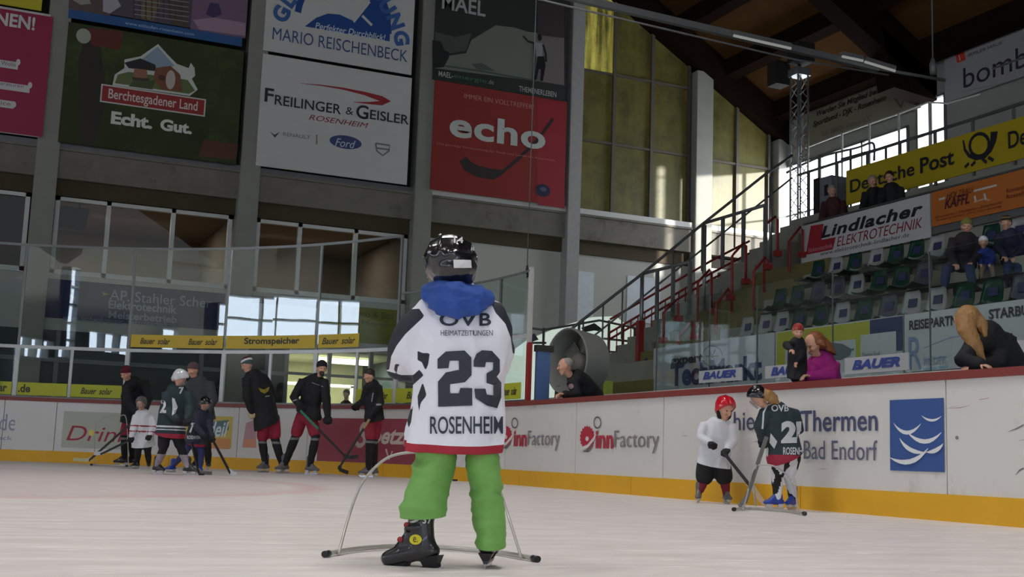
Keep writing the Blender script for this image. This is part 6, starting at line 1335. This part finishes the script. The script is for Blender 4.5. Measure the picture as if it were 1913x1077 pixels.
t, j = person('adult in dark grey jacket standing at the back of the group', 'person', 19.6,
    {'H': (361, 691, -.05), 'N': (368, 708), 'P': (378, 780, .05), 'SL': (353, 717, .0), 'SR': (391, 717, .0), 'EL': (350, 745, -.15), 'WL': (352, 765, -.3), 'ER': (398, 748, -.1), 'WR': (388, 770, -.2), 'KL': (370, 820, .0), 'KR': (386, 820, .0), 'AL': (368, 857), 'AR': (388, 857)},
    .98, V3(-.5, -.8, -.3), mat('dark_grey_jacket', (62, 64, 68), .8), m_blk, bootm=m_boot, hat=man_hat(mat('dusky_pink_knit', (96, 76, 80), .9)), hem=(378, 785), sleeve=1.4, vox=.02)
def jstripe(zs, m=1): return lambda j, s: (lambda p: 1 if any(a < (p.z-j['P'].z)/s < b_ for a, b_ in zs) else (2 if (p.z-j['P'].z)/s < -.085 else 0))
m_sock = mat('striped_sock', (150, 140, 146), .8, var=.5, scale=18)
t, j = person('child in striped dark green jersey and white helmet in front of the group', 'person', 15.6,
    {'H': (335, 706, -.05), 'N': (330, 724), 'P': (318, 800, .05), 'SL': (312, 735, -.05), 'SR': (350, 735, .0), 'EL': (310, 765, -.1), 'WL': (330, 782, -.25), 'ER': (354, 762, -.05), 'WR': (350, 782, -.25), 'KL': (305, 838, -.05), 'KR': (338, 836, 0), 'AL': (292, 867), 'AR': (350, 868)},
    .76, V3(.8, .1, -.6), [m_jg, m_jw, m_sred], [m_blk, m_sock], legm=lambda j, s: (lambda p: 1 if p.z < j['KL'].z-.07 else 0), paint=jstripe([(.02, .05), (-.035, -.012)]), shortz=m_blk, gloves=m_blk, bootm=m_boot, hat=lambda t, c, l, hs: helmet(t, c, l, hs, m_helw, True), hem=(318, 812), toes=(V3(.9, -.4, 0), V3(1, -.15, 0)), sleeve=1.6, hs=.85, vox=.014, torso=(.18, .14))
jer = [c for c in t.children if c.name.startswith('jersey')][0]
surfdeco('jersey_number', jer, [('t', '2', (299, 771, 747, 311), (205, 208, 210), {'bold': .04}), ('t', '7', (334, 735, 723, 343), (205, 208, 210), {'bold': .03}), ('p', [(322, 742), (326, 744), (332, 760), (327, 772), (322, 776)], (200, 204, 206))], None, jer, .005, .04, 'white numbers', 15.6)
t, j = person('small child in navy jersey and blue skates at the right of the group', 'person', 16.9,
    {'H': (382, 753, -.05), 'N': (378, 768), 'P': (365, 822, .05), 'SL': (366, 776, -.05), 'SR': (388, 776, .05), 'EL': (368, 797, -.12), 'WL': (380, 812, -.25), 'ER': (391, 797, -.02), 'WR': (396, 815, -.15), 'KL': (345, 846, -.05), 'KR': (376, 846, 0), 'AL': (322, 870, .2), 'AR': (374, 868)},
    .62, V3(.6, -.3, -.7), [m_jn, m_jw, m_sred], mat('blue_pads', (48, 56, 104), .7, var=.4, scale=20), paint=jstripe([(.0, .001)]), gloves=m_blk, bootm=m_bootb, hat=h_blk, hem=(364, 828), toes=(V3(-.6, -.6, 0), V3(.3, -.8, 0)), sleeve=1.6, hs=.72, vox=.013, torso=(.18, .14))
jer = [c for c in t.children if c.name.startswith('jersey')][0]
surfdeco('jersey_number', jer, [('t', '7', (353, 808, 789, 364), (205, 208, 210), {'bold': .03}), ('t', 'ROSENHEIM', (350, 820, 813, 374), (190, 194, 200), {'bold': .02})], None, jer, .005, .04, 'white number', 16.9)
stick('thin black stick held by the small child in navy, reaching right to the ice', [(398, 822, -.2), (431, 880, -.3), (443, 879, -.35)], 16.9, True, m_black, m_helw)
stick('dark stick with flat blade on the ice between the two green and navy children', [(358, 826, -.5), (372, 876, -.7), (396, 878, -.7)], 16.9, True, m_black, mat('grey_blade', (96, 92, 92), .5))
t, j = person('small child in white jersey and caged grey helmet beside the coach', 'person', 18.6,
    {'H': (264, 753, -.05), 'N': (266, 770), 'P': (268, 822, .05), 'SL': (255, 778, -.05), 'SR': (280, 778, .05), 'EL': (250, 798, -.12), 'WL': (246, 815, -.25), 'ER': (288, 798, -.02), 'WR': (280, 812, -.2), 'KL': (258, 844, -.05), 'KR': (276, 844, 0), 'AL': (255, 866), 'AR': (277, 866)},
    .70, V3(-.2, -1, -.3), [m_jw, m_sred], m_blk, paint=lambda j, s: (lambda p: 1 if .05 < abs((p.z-j['P'].z)/s-.25) < .07 else 0), gloves=m_blk, bootm=m_boot, hat=lambda t, c, l, hs: helmet(t, c, l, hs, mat('grey_helmet', (96, 94, 96), .3), True), hem=(268, 832), sleeve=1.6, hs=.78, vox=.015, torso=(.18, .14))
# grey arc of another skating frame behind the group
walker('thin grey hoop of a skating frame beside the red lettered advert', [(172, 866, 0), (205, 864, .1), (236, 866, 0)], [(176, 868, 0), (178, 798, 0), (186, 785, 0), (200, 778, 0), (222, 777, 0), (236, 783, 0), (240, 868, 0)], None, 19.9, r=.012)
o = None
# pucks
def puck(x, y, label):
    p = at(x, y, 'Z', 0); bm = bmesh.new(); n = 24; R_ = [(0, .036), (.003, .038), (.022, .038), (.025, .036)]; rings = [[bm.verts.new((p.x+r_*cos(2*pi*k/n), p.y+r_*sin(2*pi*k/n), z+.001)) for k in range(n)] for z, r_ in R_]
    for a, b_ in zip(rings, rings[1:]):
        for k in range(n): bm.faces.new((a[k], a[(k+1) % n], b_[(k+1) % n], b_[k]))
    bm.faces.new(rings[0][::-1]); bm.faces.new(rings[-1]); tag(bmobj('puck', bm, m_black), label, 'puck', 'pucks on the ice')
puck(850, 898, 'black puck on the ice between the legs of the child in green trousers'); puck(376, 887, 'black puck on the ice beside the skates of the group')
# --- people leaning on the boards
dm = (at(1085, 720, 'X', 7.32)-CAM).dot(cf)
t, j = person('balding man in black jacket leaning on the red cap rail, looking left', 'person', dm,
    {'H': (1056, 684, -.1), 'N': (1072, 702, -.05), 'P': (1122, 762, .3), 'SL': (1070, 716, -.15), 'SR': (1092, 704, .15), 'EL': (1078, 738, -.22), 'WL': (1056, 736, -.3), 'ER': (1072, 737, .05), 'WR': (1056, 738, .0), 'KL': (1118, 835, .25), 'KR': (1132, 835, .35), 'AL': (1118, 900, .3), 'AR': (1134, 900, .4)},
    .98, V3(-1, -.12, -.12), m_blk, m_jean, shoes='shoe', hem=(1120, 765), sleeve=1.2, eyes=True, curl=.5, vox=.014, ground=-.03)
bm = bmesh.new(); ax_ = (V3(0, 1, 0), V3(-1, 0, 0), UPV); ball(bm, j['H']+V3(.03, 0, .045), (.079, .085, .075), ax_); fuse('hair', bm, .01, m_hairg, t, 1, cuts=[(j['H']+V3(-.02, 0, .03), V3(-.8, 0, -.6).normalized())])
jer = [c for c in t.children if c.name.startswith('jacket')][0]
surfdeco('emblem', jer, [('e', (1067, 721, 5, 5), (150, 120, 124))], None, jer, .005, .03, 'pale round badge', dm)
dw = (at(1525, 700, 'X', 7.36)-CAM).dot(cf)
t, j = person('woman with long reddish hair in pink fleece leaning on the boards holding a toddler', 'person', dw,
    {'H': (1519, 643, -.05), 'N': (1532, 666, .0), 'P': (1545, 742, .15), 'SL': (1516, 684, -.05), 'SR': (1555, 683, .1), 'EL': (1500, 704, -.12), 'WL': (1489, 668, -.1), 'ER': (1550, 704, -.1), 'WR': (1515, 702, -.2), 'KL': (1540, 830, .1), 'KR': (1560, 830, .15), 'AL': (1538, 930, .1), 'AR': (1562, 930, .2)},
    .92, V3(-.75, -.5, -.55), m_pink, m_jean, shoes='shoe', hem=(1545, 735), sleeve=1.3, eyes=True, curl=.6, vox=.012, ground=-.03)
bm = bmesh.new(); H_ = j['H']; ball(bm, H_+V3(.025, .02, .03), (.095, .1, .105)); loft(bm, [H_+V3(.04, .02, .03), H_+V3(.10, .03, -.03), H_+V3(.15, .02, -.12), H_+V3(.19, -.02, -.2)], [(.06, .09), (.065, .1), (.055, .09), (.02, .04)], CAMF); loft(bm, [H_+V3(.06, -.06, .0), H_+V3(.09, -.10, -.10), H_+V3(.10, -.12, -.19)], [.045, .04, .015], CAMF)
fuse('hair', bm, .009, m_hairr, t, 2, wrinkle=.006, wdir=(40, 40, 8), cuts=[hairline(H_, V3(-.75, -.5, -.55), .92)])
t2, j2 = person('toddler in red patterned cap and black jacket held by the woman in pink', 'person', dw-.16,
    {'H': (1491, 620, .0), 'N': (1490, 634), 'P': (1489, 695, .05), 'SL': (1481, 643, -.02), 'SR': (1497, 643, .04), 'EL': (1469, 644, -.1), 'WL': (1478, 652, -.2), 'ER': (1498, 662, -.05), 'WR': (1490, 674, -.1), 'KL': (1492, 722, .02), 'KR': (1503, 722, .08), 'AL': (1492, 745, .1, 1), 'AR': (1503, 745, .15, 1)},
    .5, V3(-.1, -.9, -.25), m_blk, m_blk, shoes='shoe', hat=man_hat([mat('red_patterned_knit', (150, 40, 44), .9, var=.4, scale=30, dirt=(190, 170, 110), dsc=20, dth=.5)]), hem=(1490, 704), eyes=True, hs=.62, vox=.011, ground=.6, sleeve=1.2)
dl_ = (at(1850, 690, 'X', 7.42)-CAM).dot(cf)
t, j = person('woman with long light brown hair in black jacket at the right edge', 'person', dl_,
    {'H': (1806, 600, -.05), 'N': (1835, 618, .02), 'P': (1925, 740, .2), 'SL': (1822, 642, -.12), 'SR': (1880, 630, .12), 'EL': (1800, 672, -.2), 'WL': (1830, 680, -.3), 'ER': (1860, 680, -.1), 'WR': (1820, 683, -.2), 'KL': (1905, 860, .1), 'KR': (1950, 860, .2), 'AL': (1905, 1000, .1), 'AR': (1950, 1000, .25)},
    .92, V3(-.65, .1, -.75), m_blk, m_jean, shoes='shoe', hem=(1915, 725), sleeve=1.5, face=True, vox=.012, ground=-.03)
bm = bmesh.new(); H_ = j['H']; ball(bm, H_+V3(.01, 0, .03), (.098, .105, .105))
loft(bm, [H_+V3(-.02, -.03, .03), H_+V3(-.03, -.08, -.08), H_+V3(.02, -.12, -.2), H_+V3(.07, -.13, -.30), H_+V3(.09, -.12, -.34)], [(.085, .07), (.075, .06), (.055, .04), (.025, .02), (.01, .01)], CAMR)
loft(bm, [H_+V3(.05, -.0, .03), H_+V3(.1, -.05, -.03), H_+V3(.11, -.09, -.12)], [.07, .05, .02], CAMR); fuse('hair', bm, .009, m_hairb, t, 2, wrinkle=.006, wdir=(40, 40, 8))
# --- spectators in the stand
ds = (at(1800, 490, 'X', 12.7)-CAM).dot(cf)
person('seated adult in olive yellow beanie and dark jacket in the stand', 'person', ds,
    {'H': (1806, 423, 0), 'N': (1803, 441), 'P': (1797, 492, .2), 'SL': (1782, 449), 'SR': (1826, 447), 'EL': (1774, 474), 'WL': (1785, 492, -.3), 'ER': (1832, 474), 'WR': (1815, 490, -.3), 'KL': (1768, 503, -.42), 'KR': (1812, 503, -.42), 'AL': (1764, 541, -.42, 1), 'AR': (1818, 536, -.42, 1)},
    .92, V3(-.4, -1, -.25), mat('dark_brown_jacket', (44, 36, 40), .8, var=.3), m_jean, shoes='shoe', hat=man_hat(mat('olive_knit', (130, 124, 62), .9)), hem=(1797, 495), sleeve=1.3, eyes=True, ground=2.82, vox=.018)
person('toddler with white cap and bright blue jacket sitting beside the adult in the yellow beanie', 'person', ds-.1,
    {'H': (1837, 453, 0), 'N': (1839, 466), 'P': (1844, 494, .1), 'SL': (1831, 471), 'SR': (1851, 470), 'EL': (1828, 482), 'WL': (1832, 492, -.15), 'ER': (1856, 482), 'WR': (1850, 492, -.15), 'KL': (1834, 502, -.2), 'KR': (1853, 500, -.2), 'AL': (1832, 525, -.22, 1), 'AR': (1855, 522, -.22, 1)},
    .5, V3(-.3, -1, -.1), mat('bright_blue_jacket', (34, 52, 130), .8), mat('tan_trousers', (130, 110, 92), .8), shoes='shoe', hat=man_hat(m_jw), hem=(1844, 498), eyes=True, ground=2.82, hs=.74, vox=.013, sleeve=1.6)
person('child in black and yellow striped beanie at the right edge of the stand', 'person', ds+.1,
    {'H': (1880, 417, 0), 'N': (1884, 434), 'P': (1892, 482, .15), 'SL': (1868, 441), 'SR': (1904, 439), 'EL': (1864, 463), 'WL': (1876, 478, -.2), 'ER': (1910, 463), 'WR': (1896, 480, -.2), 'KL': (1882, 500, -.35), 'KR': (1902, 500, -.35), 'AL': (1884, 534, -.35, 1), 'AR': (1905, 534, -.35, 1)},
    .78, V3(-.8, -.8, -.1), mat('navy_pattern_jacket', (40, 42, 66), .8, var=.6, scale=18), m_jean, shoes='shoe', hat=man_hat([m_blk, mat('yellow_knit', (150, 124, 70), .9)], paint=lambda z: int(z*38) % 2), hem=(1892, 486), ground=2.82, hs=.86, vox=.015, sleeve=1.5)
def prom(label, H, m, hatm, hair, lk, dx=0):
    dp = (at(H[0], H[1], 'X', 15.7)-CAM).dot(cf); x, y = H
    t, j = person(label, 'person', dp, {'H': (x, y), 'N': (x+3, y+16), 'P': (x+5, y+70), 'SL': (x-12, y+23), 'SR': (x+19, y+22), 'EL': (x-18, y+50, -.15), 'WL': (x-3, y+60, -.3), 'ER': (x+25, y+48, -.15), 'WR': (x+10, y+59, -.3), 'KL': (x-6, y+105, 0), 'KR': (x+14, y+105, 0), 'AL': (x-6, y+140, 0, 1), 'AR': (x+14, y+140, 0, 1)},
        .95, lk, m, m_blk, shoes='shoe', hem=(x+5, y+72), sleeve=1.5, ground=4.5, vox=.02, eyes=True)
    z = 4.5
    bm = bmesh.new(); ball(bm, j['H']+V3(0, .015, .035), (.092, .105, .105)); fuse('hair', bm, .014, hair, t, 1, cuts=[hairline(j['H'], lk, .95, 1.0, .05, .05)])
prom('spectator with grey blond hair and dark red open jacket left of the white electrician panel', (1554, 357), mat('dark_red_jacket', (64, 26, 28), .8, var=.5, scale=6), None, m_hairg, V3(-.2, -1, -.2))
prom('grey haired spectator in black in front of the yellow panel, left one of the pair', (1630, 339), m_blk, None, m_hairg, V3(-.3, -1, -.2))
prom('dark haired spectator in black in front of the yellow panel, right one of the pair', (1662, 331), m_blk, None, m_haird, V3(-.7, -.8, -.2))
# person seen through the glass
dp = 25.5
person('person with dark hair seen through the glass behind the boards', 'person', dp,
    {'H': (647, 736), 'N': (646, 750), 'P': (646, 800), 'SL': (630, 758), 'SR': (664, 758), 'EL': (625, 780), 'WL': (635, 795, -.2), 'ER': (668, 780), 'WR': (656, 795, -.2), 'KL': (638, 832), 'KR': (656, 832), 'AL': (638, 862), 'AR': (656, 862)},
    .8, V3(-.3, -1, 0), mat('rust_jacket', (90, 50, 44), .8), m_blk, shoes='shoe', hem=(646, 805), ground=-.03, hat=man_hat(m_haird), vox=.025)
